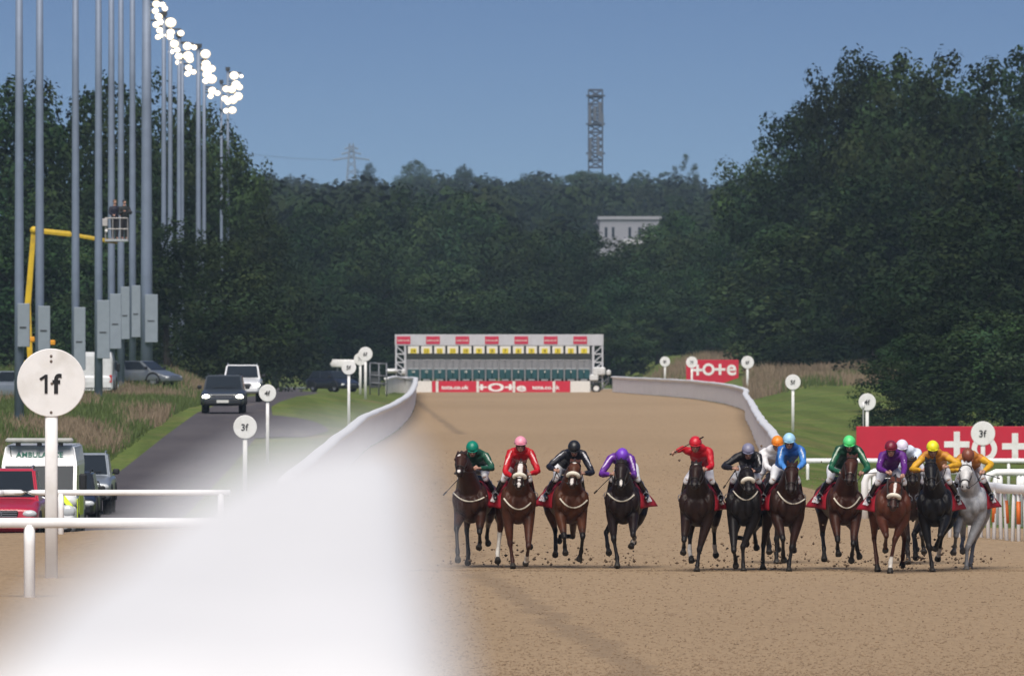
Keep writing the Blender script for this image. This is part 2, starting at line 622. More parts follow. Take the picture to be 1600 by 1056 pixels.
# ================================================================== vegetation
FOL = {}
def foliage_mat(name, col, var=.35, hue=.04, val=.5):
    m = bpy.data.materials.new(name)
    m.use_nodes = True
    n = m.node_tree
    b = n.nodes['Principled BSDF']
    b.inputs['Roughness'].default_value = .75
    b.inputs['Specular IOR Level'].default_value = .04
    oi = n.nodes.new('ShaderNodeObjectInfo')
    at = n.nodes.new('ShaderNodeAttribute')
    at.attribute_name = 'col'
    mx = n.nodes.new('ShaderNodeMix')
    mx.data_type = 'RGBA'; mx.blend_type = 'MULTIPLY'
    mx.inputs[0].default_value = 1
    mx.inputs[6].default_value = (*col, 1)
    n.links.new(at.outputs['Color'], mx.inputs[7])
    h = n.nodes.new('ShaderNodeHueSaturation')
    r1 = n.nodes.new('ShaderNodeMapRange')
    r1.inputs[3].default_value, r1.inputs[4].default_value = .5 - hue * .35, .5 + hue * .7
    n.links.new(oi.outputs['Random'], r1.inputs[0])
    n.links.new(r1.outputs[0], h.inputs['Hue'])
    wn = n.nodes.new('ShaderNodeMath'); wn.operation = 'FRACT'
    mu = n.nodes.new('ShaderNodeMath'); mu.operation = 'MULTIPLY'; mu.inputs[1].default_value = 7.31
    n.links.new(oi.outputs['Random'], mu.inputs[0]); n.links.new(mu.outputs[0], wn.inputs[0])
    r2 = n.nodes.new('ShaderNodeMapRange')
    r2.inputs[3].default_value, r2.inputs[4].default_value = 1 - val * .6, 1 + val
    n.links.new(wn.outputs[0], r2.inputs[0])
    n.links.new(r2.outputs[0], h.inputs['Value'])
    n.links.new(mx.outputs[2], h.inputs['Color'])
    n.links.new(h.outputs['Color'], b.inputs['Base Color'])
    return m
LEAF = foliage_mat('broad_leaves', (.020, .035, .0145), val=.8)
LEAFD = foliage_mat('dark_needles', (.014, .028, .014), hue=.02)
BARK = mat('bark', (.028, .024, .020), .9, var=.3, scale=3)

def leaf_cloud(centers, radii, per, size, seed, flat=1.0):
    """leaf quads spread through clumps; returns mesh with 'col' attribute"""
    g = np.random.default_rng(seed)
    V, C = [], []
    for c, r in zip(centers, radii):
        n = int(per * (r / 1.3) ** 2)
        u = g.normal(size=(n, 3)); u /= np.linalg.norm(u, axis=1)[:, None]
        rad = r * g.uniform(.35, 1.08, n) ** .6
        p = c + u * rad[:, None] * np.array([1, 1, flat])
        nrm = u + g.normal(size=(n, 3)) * .36 + np.array([0, 0, .30])
        nrm /= np.linalg.norm(nrm, axis=1)[:, None]
        t = np.cross(nrm, g.normal(size=(n, 3))); t /= np.linalg.norm(t, axis=1)[:, None] + 1e-9
        bt = np.cross(nrm, t)
        s = size * g.uniform(.6, 1.35, n)[:, None]
        q = np.stack([p - t * s * .5, p + bt * s * .33, p + t * s * .6, p - bt * s * .33], 1)
        V.append(q.reshape(-1, 3))
        tone = g.uniform(.68, 1.32)                       # light and dark clumps: whole sprays of paler or darker leaf
        k = tone * g.uniform(.86, 1.14, n)
        warm = g.uniform(.85, 1.2)
        cc = np.stack([k * warm, k, k * g.uniform(.8, 1.15)], 1)
        C.append(np.repeat(cc, 4, 0))
    V = np.concatenate(V); C = np.concatenate(C)
    me = bpy.data.meshes.new('crown')
    nq = len(V) // 4
    me.vertices.add(len(V)); me.vertices.foreach_set('co', V.astype(np.float32).ravel())
    me.loops.add(nq * 4); me.loops.foreach_set('vertex_index', np.arange(nq * 4, dtype=np.int32))
    me.polygons.add(nq); me.polygons.foreach_set('loop_start', np.arange(0, nq * 4, 4, dtype=np.int32))
    me.update(calc_edges=True)
    paint(me, C)
    return me

def make_crown(kind, seed):
    """crowns at natural size: 20 m high, 13 m wide"""
    g = np.random.default_rng(seed)
    cs, rs = [], []
    if kind == 'broad':
        for _ in range(78):
            z = g.uniform(.06, .97)
            prof = 6.4 * (math.sin(math.pi * min(1, (z * .80 + .20))) ** .55) * (1 - .25 * max(0, z - .7))
            a = g.uniform(0, 6.283)
            rr = prof * g.uniform(.5, 1.03) ** .5
            cs.append((rr * math.cos(a), rr * math.sin(a), z * 19)); rs.append(g.uniform(1.1, 2.4) * (1.15 - .4 * z))
        for _ in range(14):
            a = g.uniform(0, 6.283); rr = g.uniform(0, 3.6)
            cs.append((rr * math.cos(a), rr * math.sin(a), 20 - rr * .55 - g.uniform(0, 1.2))); rs.append(g.uniform(.45, .95))
        for _ in range(30):
            a = g.uniform(0, 6.283); rr = g.uniform(0, 3.5)
            cs.append((rr * math.cos(a), rr * math.sin(a), g.uniform(2, 15))); rs.append(2.2)
    elif kind == 'lobed':
        lobes = [(g.uniform(-3, 3), g.uniform(-3, 3), g.uniform(7, 16), g.uniform(3.0, 4.4)) for _ in range(9)]
        lobes.append((0, 0, 16.3, 3.4)); lobes.append((g.uniform(-2, 2), 0, 4, 4.5))
        for lx, ly, lz, lr in lobes:
            for _ in range(14):
                u = g.normal(size=3); u /= np.linalg.norm(u)
                p = np.array([lx, ly, lz]) + u * lr * g.uniform(.5, 1)
                cs.append((p[0], p[1], max(.8, p[2]))); rs.append(g.uniform(.7, 1.5))
    elif kind == 'spire':
        for _ in range(130):
            z = g.uniform(.03, 1)
            prof = 4.6 * (1 - z) ** .75 + .35
            a = g.uniform(0, 6.283); rr = prof * g.uniform(.3, 1.05)
            cs.append((rr * math.cos(a), rr * math.sin(a), z * 19.5 - rr * .25)); rs.append(g.uniform(.55, 1.2) * (1.25 - .7 * z))
    elif kind == 'umbrella':
        for _ in range(90):
            a = g.uniform(0, 6.283); rr = 6.4 * g.uniform(0, 1) ** .5
            cs.append((rr * math.cos(a), rr * math.sin(a), 18.8 - (rr / 6.4) ** 2 * 3.2 - g.uniform(0, 2.2))); rs.append(g.uniform(.7, 1.3))
    elif kind == 'columns':
        for cx_, hh, rr0 in ((-2.2, 15.5, 1.6), (1.2, 19.5, 2.1), (4.3, 16, 1.8), (-4.5, 11, 1.8)):
            for _ in range(34):
                z = g.uniform(.05, 1)
                a = g.uniform(0, 6.283); rr = rr0 * (math.sin(math.pi * min(1, z * .75 + .25)) ** .6) * g.uniform(.3, 1)
                cs.append((cx_ + rr * math.cos(a), rr * math.sin(a), z * hh)); rs.append(g.uniform(.6, 1.2))
    return leaf_cloud(np.array(cs), rs, 105, .35, seed)

def make_trunk(seed, h=13):
    g = random.Random(seed)
    b = MB()
    b.tube([(0, 0, -.6), (0, 0, .3), (.1, 0, h * .4), (.15, .1, h * .75), (0, 0, h)], [.55, .42, .33, .22, .08], 9, sub=3)
    for k in range(9):
        z = h * g.uniform(.25, .85); a = g.uniform(0, 6.28); L = g.uniform(1.5, 3.2)
        b.tube([(0.05, 0, z), (math.cos(a) * L * .5, math.sin(a) * L * .5, z + L * .35), (math.cos(a) * L, math.sin(a) * L, z + L * .85)], [.16, .10, .03], 6, sub=2)
    me = b.mesh('trunk')
    me.materials.append(BARK)
    return me

CROWNS = {'broad': [make_crown('broad', s) for s in (11, 12, 13, 14)], 'lobed': [make_crown('lobed', s) for s in (21, 22, 23)],
          'spire': [make_crown('spire', s) for s in (31, 32)], 'umbrella': [make_crown('umbrella', 41)], 'columns': [make_crown('columns', 51)]}
for k, l in CROWNS.items():
    for me in l:
        me.materials.append(LEAFD if k in ('spire',) else LEAF)
TRUNKS = [make_trunk(s) for s in (1, 2, 3)]
NT = [0]
def tree(px, top, wpx, d, kind, label, group, name='broadleaf_tree', zb=None):
    NT[0] += 1
    x = (px - 800) * d / F
    z = H(x, d) if zb is None else zb
    ht = CAMZ - (top - HOR) * d / F - z
    wid = wpx * d / F * (1.75 if d < 950 else 1.35 if d < 1300 else 1.0)
    l = CROWNS[kind]
    t = empty(name, (x, d, z), label, 'tree', group, rz=(NT[0] * 2.399) % 6.283)
    natural = 13.4 if kind not in ('spire',) else 10
    t.scale = (wid / natural, wid / natural, ht / 20.0)
    obj('trunk', TRUNKS[NT[0] % 3], BARK, t)
    obj('crown', l[NT[0] % len(l)], LEAF, t)
    return t

G1 = 'trees behind the floodlight masts'
for a in [
    (15, 120, 175, 725, 'broad', 'dark round tree at the left edge behind the leftmost mast'),
    (92, 103, 160, 745, 'lobed', 'tall dark tree rising between the second and third masts from the left'),
    (172, 120, 150, 735, 'broad', 'dark tree behind the cluster of masts above the lift basket'),
    (246, 106, 140, 770, 'lobed', 'tall tree with ragged top just under the lowest edge of the nearest lit lamps'),
    (318, 168, 130, 815, 'broad', 'dark tree behind the pair of thin masts with lit heads'),
    (372, 226, 90, 860, 'lobed', 'narrow ragged tree beside the rightmost lit mast'),
    (20, 300, 150, 700, 'lobed', 'lower bushy tree at the left edge under the taller crowns'),
    (105, 318, 150, 702, 'broad', 'lower bushy tree behind the yellow boom'),
    (262, 342, 130, 648, 'lobed', 'bushy tree hiding the feet of the farther masts beside the thickest mast'),
    (335, 366, 140, 662, 'broad', 'bushy green tree standing over the oncoming vehicles'),
    (395, 330, 120, 800, 'broad', 'mid height tree right of the rightmost lit mast'),
    (182, 360, 140, 690, 'broad', 'dark bushy tree straight below the lift basket'),
]: tree(*a, G1)
G2 = 'trees behind the starting stalls'
for a in [
    (430, 352, 150, 960, 'lobed', 'tree above the parked dark car left of the starting stalls'),
    (505, 310, 165, 1080, 'broad', 'broad tree behind the white pointer board left of the stalls'),
    (575, 330, 160, 1030, 'broad', 'dark tree behind the left end of the starting stalls'),
    (640, 282, 180, 1200, 'lobed', 'taller pale topped tree behind the left half of the stalls'),
    (720, 300, 170, 1180, 'broad', 'tall tree behind the middle of the starting stalls'),
    (700, 405, 170, 1010, 'lobed', 'lower dark tree just behind the left half of the stalls roof'),
    (790, 352, 170, 1090, 'broad', 'brownish tree behind the centre right of the stalls'),
    (860, 345, 150, 1120, 'lobed', 'tree left of the white far building'),
    (835, 440, 160, 1000, 'broad', 'low dark tree just behind the right half of the stalls roof'),
    (925, 385, 130, 1060, 'lobed', 'tree standing in front of the pale far building'),
    (928, 362, 150, 1130, 'broad', 'tree covering the lower left of the white building'),
    (1022, 360, 170, 1110, 'lobed', 'tree covering the lower right of the white building'),
    (958, 370, 150, 1100, 'lobed', 'tree in front of the middle left of the white building'),
    (993, 371, 150, 1095, 'broad', 'tree in front of the middle right of the white building'),
    (990, 412, 130, 1030, 'broad', 'dark tree under the right end of the white building'),
    (1055, 330, 135, 1150, 'broad', 'tall tree right of the white far building'),
    (1030, 470, 150, 985, 'lobed', 'low dark tree behind the small distant red board'),
    (1110, 352, 140, 1080, 'lobed', 'tree joining the wood at the right of the far building'),
    (485, 420, 150, 950, 'lobed', 'low bushy tree over the parked dark car'),
    (560, 455, 150, 955, 'broad', 'low dark bush tree behind the grey metal frame'),
    (620, 480, 130, 985, 'lobed', 'low dark tree touching the left end of the stalls'),
    (765, 470, 150, 975, 'lobed', 'low dark tree hidden by the middle of the stalls'),
    (905, 485, 150, 965, 'broad', 'low dark tree hidden by the right end of the stalls'),
    (968, 500, 130, 960, 'lobed', 'low dark bush tree right of the stalls and their wheel'),
]: tree(*a, G2)
G3 = 'trees on the right of the track'
for a in [
    (1207, 210, 130, 930, 'lobed', 'leftmost tall tree of the right hand wood with stepped outline'),
    (1268, 150, 150, 880, 'broad', 'dark tree left of the highest crowns on the right'),
    (1345, 74, 140, 830, 'lobed', 'very tall ragged tree left of the two skyline gaps'),
    (1408, 84, 150, 800, 'broad', 'tall dense tree in the middle of the right skyline'),
    (1500, 60, 170, 770, 'lobed', 'highest tree on the right with spiky top'),
    (1592, 66, 140, 740, 'spire', 'dark conifer at the right edge of the skyline'),
    (1316, 96, 120, 900, 'broad', 'dark tree filling the gap left of the tallest ragged crown'),
    (1365, 112, 150, 890, 'lobed', 'dark tree behind the gap between the two tallest middle crowns'),
    (1455, 104, 150, 880, 'broad', 'dark tree behind the dense middle crown and the spiky crown'),
    (1550, 98, 150, 870, 'lobed', 'dark tree behind the conifer at the right edge'),
    (1145, 352, 140, 990, 'broad', 'lower tree at the left foot of the right hand wood'),
    (1205, 372, 160, 890, 'lobed', 'lower green tree above the farthest furlong disc on the right'),
    (1290, 330, 190, 800, 'broad', 'broad tree above the mown bank on the right'),
    (1370, 250, 180, 740, 'lobed', 'dark tree behind the big bush right of the bank'),
    (1245, 440, 160, 870, 'lobed', 'low dark tree above the brown grass bank'),
    (1330, 450, 150, 790, 'broad', 'low dark tree at the top of the mown bank'),
    (1440, 400, 150, 590, 'lobed', 'bushy tree rising over the left part of the long red board'),
    (1510, 310, 180, 585, 'broad', 'big green tree above the middle of the long red board'),
    (1590, 215, 190, 600, 'lobed', 'big bright green tree at the right edge'),
    (1425, 520, 110, 530, 'broad', 'near bush at the left end of the long red board'),
    (1490, 470, 140, 532, 'lobed', 'near bush behind the plus sign on the long red board'),
    (1575, 480, 150, 528, 'broad', 'near bush at the right end of the long red board'),
]: tree(*a, G3)
# the far ridge
for a in [(577, 250, 46, 2500, 'lobed', 'far round tree just right of the pylon'), (650, 250, 85, 2550, 'broad', 'wide far tree clump on the ridge above the stalls'),
          (724, 256, 50, 2500, 'broad', 'far tree on the ridge midway to the lattice mast'), (918, 262, 96, 2400, 'umbrella', 'flat topped far tree at the foot of the lattice mast'),
          (1065, 238, 66, 2500, 'columns', 'far clump of poplar shaped crowns right of the lattice mast'), (990, 278, 70, 2450, 'broad', 'low far tree right of the lattice mast'),
          (830, 268, 80, 2600, 'lobed', 'low far tree left of the lattice mast')]:
    tree(*a, 'trees on the far ridge', 'ridge_tree')
# the woods between, one mass nobody could count
def wood():
    g = np.random.default_rng(5)
    cs, rs = [], []
    for i in range(1500):
        d = g.choice([1350, 1550, 1750, 2000, 2250, 2500]) + g.uniform(-80, 80)
        px = g.uniform(330, 1290)
        if 905 < px < 1050 and d < 1840: continue
        x = (px - 800) * d / F
        z0 = H(x, d)
        top = np.interp(d, [1270, 1500, 1750, 2000, 2300, 2600], [312, 300, 298, 295, 288, 275]) + 9 * math.sin(px * .05 + d) + 7 * math.sin(px * .021 + d * .3)
        if px > 780 and d < 1700: top += 40
        zt = CAMZ - (top - HOR) * d / F
        cs.append((x, d, zt - 2.5 - g.uniform(0, 1) ** 1.6 * max(1, zt - z0 - 3))); rs.append(g.uniform(1.6, 3.8))
    me = leaf_cloud(np.array(cs), rs, 26, 1.15, 6)
    me.materials.append(LEAF)
    o = bpy.data.objects.new('far_wood', me)
    COL.objects.link(o)
    tag(o, 'far wooded hillside below the skyline', 'woodland', kind='stuff')
wood()

# tall seeding grass on the verges
def tall_grass(name, label, spots, n, hgt, straw):
    V, Fc, C = [], [], []
    g = random.Random(len(name) + n)
    for i in range(n):
        x, d = spots(g)
        z = H(x, d)
        pn = math.sin(x * .9 + d * .11) + math.sin(d * .045 - x * .4) + g.uniform(-.9, .9)
        dry = pn + straw > 0
        h = hgt * g.uniform(.55, 1.25) * (1 if dry else .8)
        wd = g.uniform(.014, .036)
        a = g.uniform(-1, 1)
        lx, ly = g.uniform(-.35, .35) * h, g.uniform(-.3, .3) * h
        o = len(V)
        V += [(x - wd, d + a * wd, z - .03), (x + wd, d - a * wd, z - .03), (x + lx * .5 + wd * .6, d + ly * .5, z + h * .6), (x + lx * .5 - wd * .6, d + ly * .5, z + h * .6), (x + lx, d + ly, z + h)]
        Fc += [(o, o + 1, o + 2, o + 3), (o + 3, o + 2, o + 4)]
        k = g.uniform(.7, 1.25)
        c = (.195 * k, .150 * k, .105 * k) if dry else (.075 * k, .105 * k, .035 * k)
        C += [c] * 5
    me = bpy.data.meshes.new(name)
    me.from_pydata(V, [], Fc)
    paint(me, np.array(C))
    me.materials.append(mat('seeding_grass', (.2, .16, .09), .85, attr='col', spec=.1))
    o = bpy.data.objects.new(name, me)
    COL.objects.link(o)
    tag(o, label, 'tall grass', kind='stuff')
def s1(g):
    d = g.uniform(300, 690)
    return -14.6 - 14 * g.random() ** 1.5 - max(0, (420 - d) * .004), d
tall_grass('tall_grass', 'dry brown and green tall grass on the verge under the masts', s1, 60000, .50, -.75)
def s2(g):
    d = g.uniform(690, 900)
    x = g.uniform(TRKR(d) + 1.6, 34)
    return (x, d) if d > 850 or not 1060 < 800 + x * F / d < 1162 else (x + 8, d)
tall_grass('tall_grass', 'pale brown tall grass on the bank behind the mown grass', s2, 26000, .75, .75)
def s3(g):
    d = g.uniform(250, 640)
    return ROADL(d) - 1.4 + g.uniform(-1.2, .6), d
tall_grass('verge_grass', 'short green grass along the road edge', s3, 12000, .22, -1.2)
# ================================================================== rails
def rail(label, pts, height, top=(.11, .09), cat='rail', skirt=0, posts=(), post_r=.035, group=None, zfun=None, sub=6, fold=True, orange=()):
    """pts: (x, d) on the ground; top rail, optional skirting, posts"""
    zf = zfun or H
    c = pts[len(pts) // 2]
    root = empty('running_rail', (c[0], c[1], zf(*c)), label, cat, group)
    ox, oy, oz = root.location
    # resample smoothly
    q = []
    for i in range(len(pts) - 1):
        p0, p1, p2, p3 = [Vector(pts[min(max(k, 0), len(pts) - 1)]) for k in (i - 1, i, i + 1, i + 2)]
        for k in range(sub):
            t = k / sub
            q.append(.5 * ((2 * p1) + (p2 - p0) * t + (2 * p0 - 5 * p1 + 4 * p2 - p3) * t * t + (3 * p1 - p0 - 3 * p2 + p3) * t ** 3))
    q.append(Vector(pts[-1]))
    g = random.Random(len(pts) * 7 + int(c[1]))
    line = [(p.x - ox + g.uniform(-.02, .02) * bool(skirt), p.y - oy, zf(p.x, p.y) + height - oz + g.uniform(-.012, .012) * bool(skirt)) for p in q]
    MB().tube(line, top, 10, power=.7).build('top_rail', RAILW, root, smooth=True)
    if skirt:
        b = MB()
        th = .02
        V = []
        for i, p in enumerate(q):
            t = (q[min(i + 1, len(q) - 1)] - q[max(i - 1, 0)]).normalized()
            nx, ny = -t.y, t.x
            zb = zf(p.x, p.y) - oz + .03
            wv = .02 * math.sin(i * 2.3)
            for s_ in (-1, 1):
                for z_ in (zb, line[i][2] - top[1] * .5):
                    V.append((p.x - ox + nx * (th * s_ + wv), p.y - oy + ny * (th * s_ + wv), z_))
        Fc = []
        for i in range(len(q) - 1):
            a, c_ = i * 4, i * 4 + 4
            Fc += [(a, c_, c_ + 1, a + 1), (a + 2, a + 3, c_ + 3, c_ + 2), (a, a + 2, c_ + 2, c_), (a + 1, c_ + 1, c_ + 3, a + 3)]
        e = (len(q) - 1) * 4
        Fc += [(0, 1, 3, 2), (e, e + 2, e + 3, e + 1)]
        b.add(V, Fc)
        b.build('skirting', SKIRT, root)
        # dark joint line under the rail
    for k, p in enumerate(posts):
        z0 = zf(*p[:2])
        lean = p[2] if len(p) > 2 else 0
        b = MB().tube([(p[0] - ox + lean, p[1] - oy, z0 - oz - .45), (p[0] - ox + lean * .3, p[1] - oy, z0 - oz + height * .7), (p[0] - ox, p[1] - oy, z0 - oz + height - top[1] * .4)], post_r, 8)
        po = b.build('post', RAILW, root, smooth=True)
        if k in orange:
            MB().tube([(p[0] - ox + lean * .9, p[1] - oy, z0 - oz + height * .30), (p[0] - ox + lean * .45, p[1] - oy, z0 - oz + height * .76)], post_r + .006, 8).build('band', ORANGE, po, smooth=True)
    return root
ORANGE = mat('orange_band', (.75, .17, .03), .5, var=.08)

def X(px, d): return (px - 800) * d / F
lp = [(-4.75, 238), (-4.9, 290), (-5.05, 345), (-5.2, 405), (-5.05, 445), (-4.95, 490), (-5.1, 560), (-5.45, 625), (-5.9, 690), (-6.45, 760), (-6.9, 815), (-7.15, 845), (-7.5, 858), (-8.1, 862), (-8.8, 858), (-9.4, 848)]
rail('left hand white rail with solid skirting that winds up the track to the starting stalls', lp, 1.18, (.17, .09), skirt=1,
     posts=[(-7.6, 861), (-8.2, 864.5), (-8.7, 861), (-9.1, 855), (-9.4, 849), (-6.6, 770)])
rp = [(7.9, 893), (8.6, 870), (9.6, 838), (10.9, 800), (12.0, 760), (12.75, 715), (13.0, 675), (12.7, 620), (11.5, 560), (10.4, 495), (9.5, 445), (8.55, 390), (7.95, 350), (7.4, 316)]
rail('right hand white rail with solid skirting curving from the stalls down behind the blue jockey', rp, 1.18, (.15, .08), skirt=1, posts=[(9.9, 838), (12.3, 760)])
# rails crossing the verge on the right
rail('long thin pale rail running level under the long red board', [(X(1257, 330), 330), (X(1400, 330), 330), (X(1620, 330), 330), (X(1800, 330), 330)], .87, (.075, .075), zfun=lambda x, d: -.60,
     posts=[(X(p, 330), 330) for p in (1262, 1410, 1520, 1576, 1640, 1700)], post_r=.05)
def hoop(label, px0, px1, d, ytop, legs, r=.085, lean=0.0, ends=1, orange=(), thin=.05):
    """white rail with bent down start, and its legs"""
    zt = CAMZ - (ytop - HOR) * d / F
    x0, x1 = X(px0, d), X(px1, d)
    zg = H(x0, d)
    root = empty('running_rail', ((x0 + x1) / 2, d, zg), label, 'rail')
    ox, oz = (x0 + x1) / 2, zg
    k = .24
    pts = [(x0 - ox, 0, -.1), (x0 - ox, 0, zt - oz - k), (x0 - ox + k * .3, 0, zt - oz - k * .3), (x0 - ox + k, 0, zt - oz), (x0 - ox + 2 * k, 0, zt - oz)]
    pts += [((x1 - ox), 0, zt - oz)]
    MB().tube(pts, r, 10, side=(0, 1, 0)).build('top_rail', RAILW, root, smooth=True)
    for i, p in enumerate(legs):
        xx = X(p, d) - ox
        ln = .12 * (1 if i % 2 else -.4)
        po = MB().tube([(xx - ln, .25 if i % 2 else .02, -.1), (xx, .03, (zt - oz) * .72), (xx, 0, zt - oz - r * .5)], thin, 8).build('post', RAILW, root, smooth=True)
        if i in orange:
            MB().tube([(xx - ln * .85, .20 if i % 2 else .02, (zt - oz) * .2), (xx - ln * .2, .06 if i % 2 else .03, (zt - oz) * .62)], thin + .008, 8).build('band', ORANGE, po, smooth=True)
hoop('white hooped rail end seen between the green and the maroon capped jockeys', 1351, 1500, 262, 737, (1358, 1366, 1374, 1381, 1388, 1396, 1404, 1412, 1440, 1470))
hoop('white hooped rail end standing behind the hind quarters of the grey horse', 1540, 1700, 258, 738, (1555, 1563, 1592, 1598, 1630), thin=.06)
r3 = [(X(1475, 241), 241), (X(1548, 239), 239), (X(1572, 236.5), 236.5), (X(1640, 234.5), 234.5)]
rail('thick white rail with orange banded posts at the right edge', r3, 1.03, (.075, .10), zfun=lambda x, d: 0.0,
     posts=[(X(1484, 240), 240, 0), (X(1500, 240), 240, 0), (X(1515, 240), 240, 0), (X(1530, 240), 240, .05), (X(1543, 239), 239, .02), (X(1556, 238), 238, -.05), (X(1562, 238), 238.1, .04), (X(1569, 236.8), 236.8, .07), (X(1585, 236), 236, -.05),
            (X(1591, 236), 235.8, -.0), (X(1600, 235.7), 235.7, .05)], post_r=.042, orange=(5, 7, 9), sub=5)
# rails closing the crossing on the left
zL = CAMZ - (812 - HOR) * 190 / F
rail('near white rail with a thick round post crossing in front of the red pickup', [(X(-120, 190), 190), (X(0, 190), 190), (X(150, 190), 190), (X(420, 190), 190)], zL + .0, (.085, .088), zfun=lambda x, d: -.05,
     posts=[(X(46, 190), 190), (X(330, 190), 190)], post_r=.095)
zL2 = CAMZ - (770 - HOR) * 243 / F
rail('farther thin white rail crossing behind the nearest furlong post', [(X(-90, 243), 243), (X(-4, 243), 243), (X(8, 243.5), 243.5), (X(120, 243.5), 243.5), (X(360, 243.5), 243.5)], zL2 + .45, (.06, .062), zfun=lambda x, d: -.45,
     posts=[(X(95, 243.5), 243.5), (X(345, 243.5), 243.5)], post_r=.065)
# the rail right in front of the lens
nb = empty('running_rail', (-.10, 6.5, H(-.10, 6.5)), 'very large out of focus white rail end close to the lens', 'rail')
oz = nb.location.z
ST = [(7.05, 605, 640, 702), (6.95, 570, 655, 688), (6.7, 510, 666, 680), (6.3, 430, 675, 688), (5.9, 368, 681, 708), (5.4, 285, 688, 752), (5.05, 222, 694, 800), (4.9, 192, 698, 838), (4.6, 130, 705, 872),
      (4.3, 74, 714, 918), (4.05, 28, 724, 968), (3.95, 5, 730, 1000), (3.7, -50, 738, 1040), (3.4, -140, 750, 1110)]
cl, V, Fc = [], [], []
for d_, pl, pr, pt in ST:
    d_ = 7.05 - (7.05 - d_) * .55
    k_ = d_ / F
    pr -= 24
    wv = pr - pl
    sec = [(pl - 6, pt + 420), (pl - 4, pt + 60), (pl, pt + 22), (pl + .06 * wv, pt + 6), (pl + .2 * wv, pt), (pl + .5 * wv, pt - 1), (pl + .8 * wv, pt + 2), (pr - .08 * wv, pt + 12), (pr, pt + 36), (pr + 6, pt + 90), (pr + 12, pt + 420)]
    V += [((px - 800) * k_ + .10, d_ - 6.5, CAMZ - (py - HOR) * k_ - oz) for px, py in sec]
    cl.append((((pl + pr) / 2 - 800) * k_ + .10, d_ - 6.5, CAMZ - (pt - HOR) * k_ - oz - .14))
ns = 11
for i in range(len(ST) - 1):
    for j in range(ns):
        q = (j + 1) % ns
        Fc.append((i * ns + j, (i + 1) * ns + j, (i + 1) * ns + q, i * ns + q))
Fc += [tuple(range(ns)), tuple(range(len(V) - 1, len(V) - ns - 1, -1))]
nm = MB(); nm.add(V, Fc)
nr_ = nm.build('top_rail', mat('clean_white_rail', (.72, .725, .73), .55, var=.18, scale=11), nb, smooth=True)
MB().box((.012, -.4, (cl[3][2] - .05) / 2), (.05, 1.6, cl[3][2] - .05), bev=.01).build('skirting', SKIRT, nb)
for d_ in (5.4, 6.6):
    MB().tube([(.015, d_ - 6.5, -.2), (.015, d_ - 6.5, cl[3][2] - .06)], .035, 10).build('post', RAILW, nb, smooth=True)

# ================================================================== furlong markers
def marker(px, py, dia, d, txt, label, zbase=None, wpx=None, hole=False):
    x = X(px, d)
    zc = CAMZ - (py - HOR) * d / F
    r = dia / 2 * d / F
    zb = H(x, d) if zbase is None else zbase
    root = empty('furlong_marker', (x, d, zb), label, 'distance sign', 'furlong markers along the track')
    hz = zc - zb
    pw = (wpx or dia * .19) * d / F / 2
    MB().tube([(0, .06, -.2), (0, .06, hz * .5), (0, .06, hz + r * .5)], [(pw, pw * .6)] * 3, 14, power=.55).build('post', WHITE, root, smooth=True)
    ds = MB().disc((0, 0, hz), r, .05).build('disc', WHITE, root)
    t = text_mb(txt, r * .58, .012, .018)
    if txt[0] == '1':                       # a figure one with its flag, then the f
        hh = r * .58
        t = moved(text_mb('f', hh, .012, .03), (hh * .33, 0, 0))
        t.box((-hh * .22, 0, -hh * .02), (hh * .15, .012, hh * .94))
        t.box((-hh * .37, .001, hh * .30), (hh * .13, .012, hh * .36), rot=Matrix.Rotation(math.radians(58), 3, 'Y'))
    moved(t, (-.02 * r, -.034, hz - .02 * r)).build('lettering', BLACKP, ds)
    if dia > 60:
        b = MB()
        for bx, bz in ((0, .78 * r), (0, .63 * r), (0.02 * r, -.02 * r), (0, -.86 * r)):
            b.ball((bx, -.03, hz + bz), (.026, .014, .026), 8, 6)
        b.build('bolt', mat('rusty_bolt', (.16, .13, .11), .6), ds)
marker(80, 598, 107, 203, '1f', 'largest white furlong disc reading 1f at the left in front of the ambulance', wpx=20)
marker(383, 667, 37, 360, '3f', 'white 3f disc standing left of the big blurred rail')
marker(418, 614, 27, 402, '4f', 'white 4f disc beside the oncoming white pickup')
marker(545, 574, 23, 470, '5f', 'white 5f disc in front of the white pointer board left of the stalls')
marker(571, 553, 22, 700, '6f', 'white disc on the taller post just left of the starting stalls')
marker(563, 561, 20, 760, '7f', 'grey white disc half hidden behind the taller disc left of the stalls')
marker(1536, 677, 38, 440, '3f', 'white 3f disc in front of the long red board at the right')
marker(1355, 628, 27, 480, '4f', 'white 4f disc standing beside the near bush right of the track')
marker(1239, 597, 24, 500, '5f', 'white 5f disc on the mown bank above the light blue jockey')
marker(1168, 566, 20, 735, '6f', 'white disc where the right hand rail turns below the wood')
marker(1081, 566, 18, 780, '7f', 'white disc in front of the small distant red board')
marker(1039, 565, 16, 860, '8f', 'smallest white disc between the stalls and the small distant red board')
pp = empty('slim_pole', (X(1349, 478), 478, H(X(1349, 478), 478)), 'thin grey pole with pale tip in front of the right hand 4f disc', 'pole')
MB().tube([(0, 0, -.1), (0, 0, 1.85)], .035, 8).build('shaft', mat('grey_pole', (.2, .21, .2), .6), pp, smooth=True)
MB().tube([(0, 0, 1.851), (0, 0, 1.9), (0, 0, 2.12)], [.05, .075, .04], 8).build('tip', WHITE, pp, smooth=True)

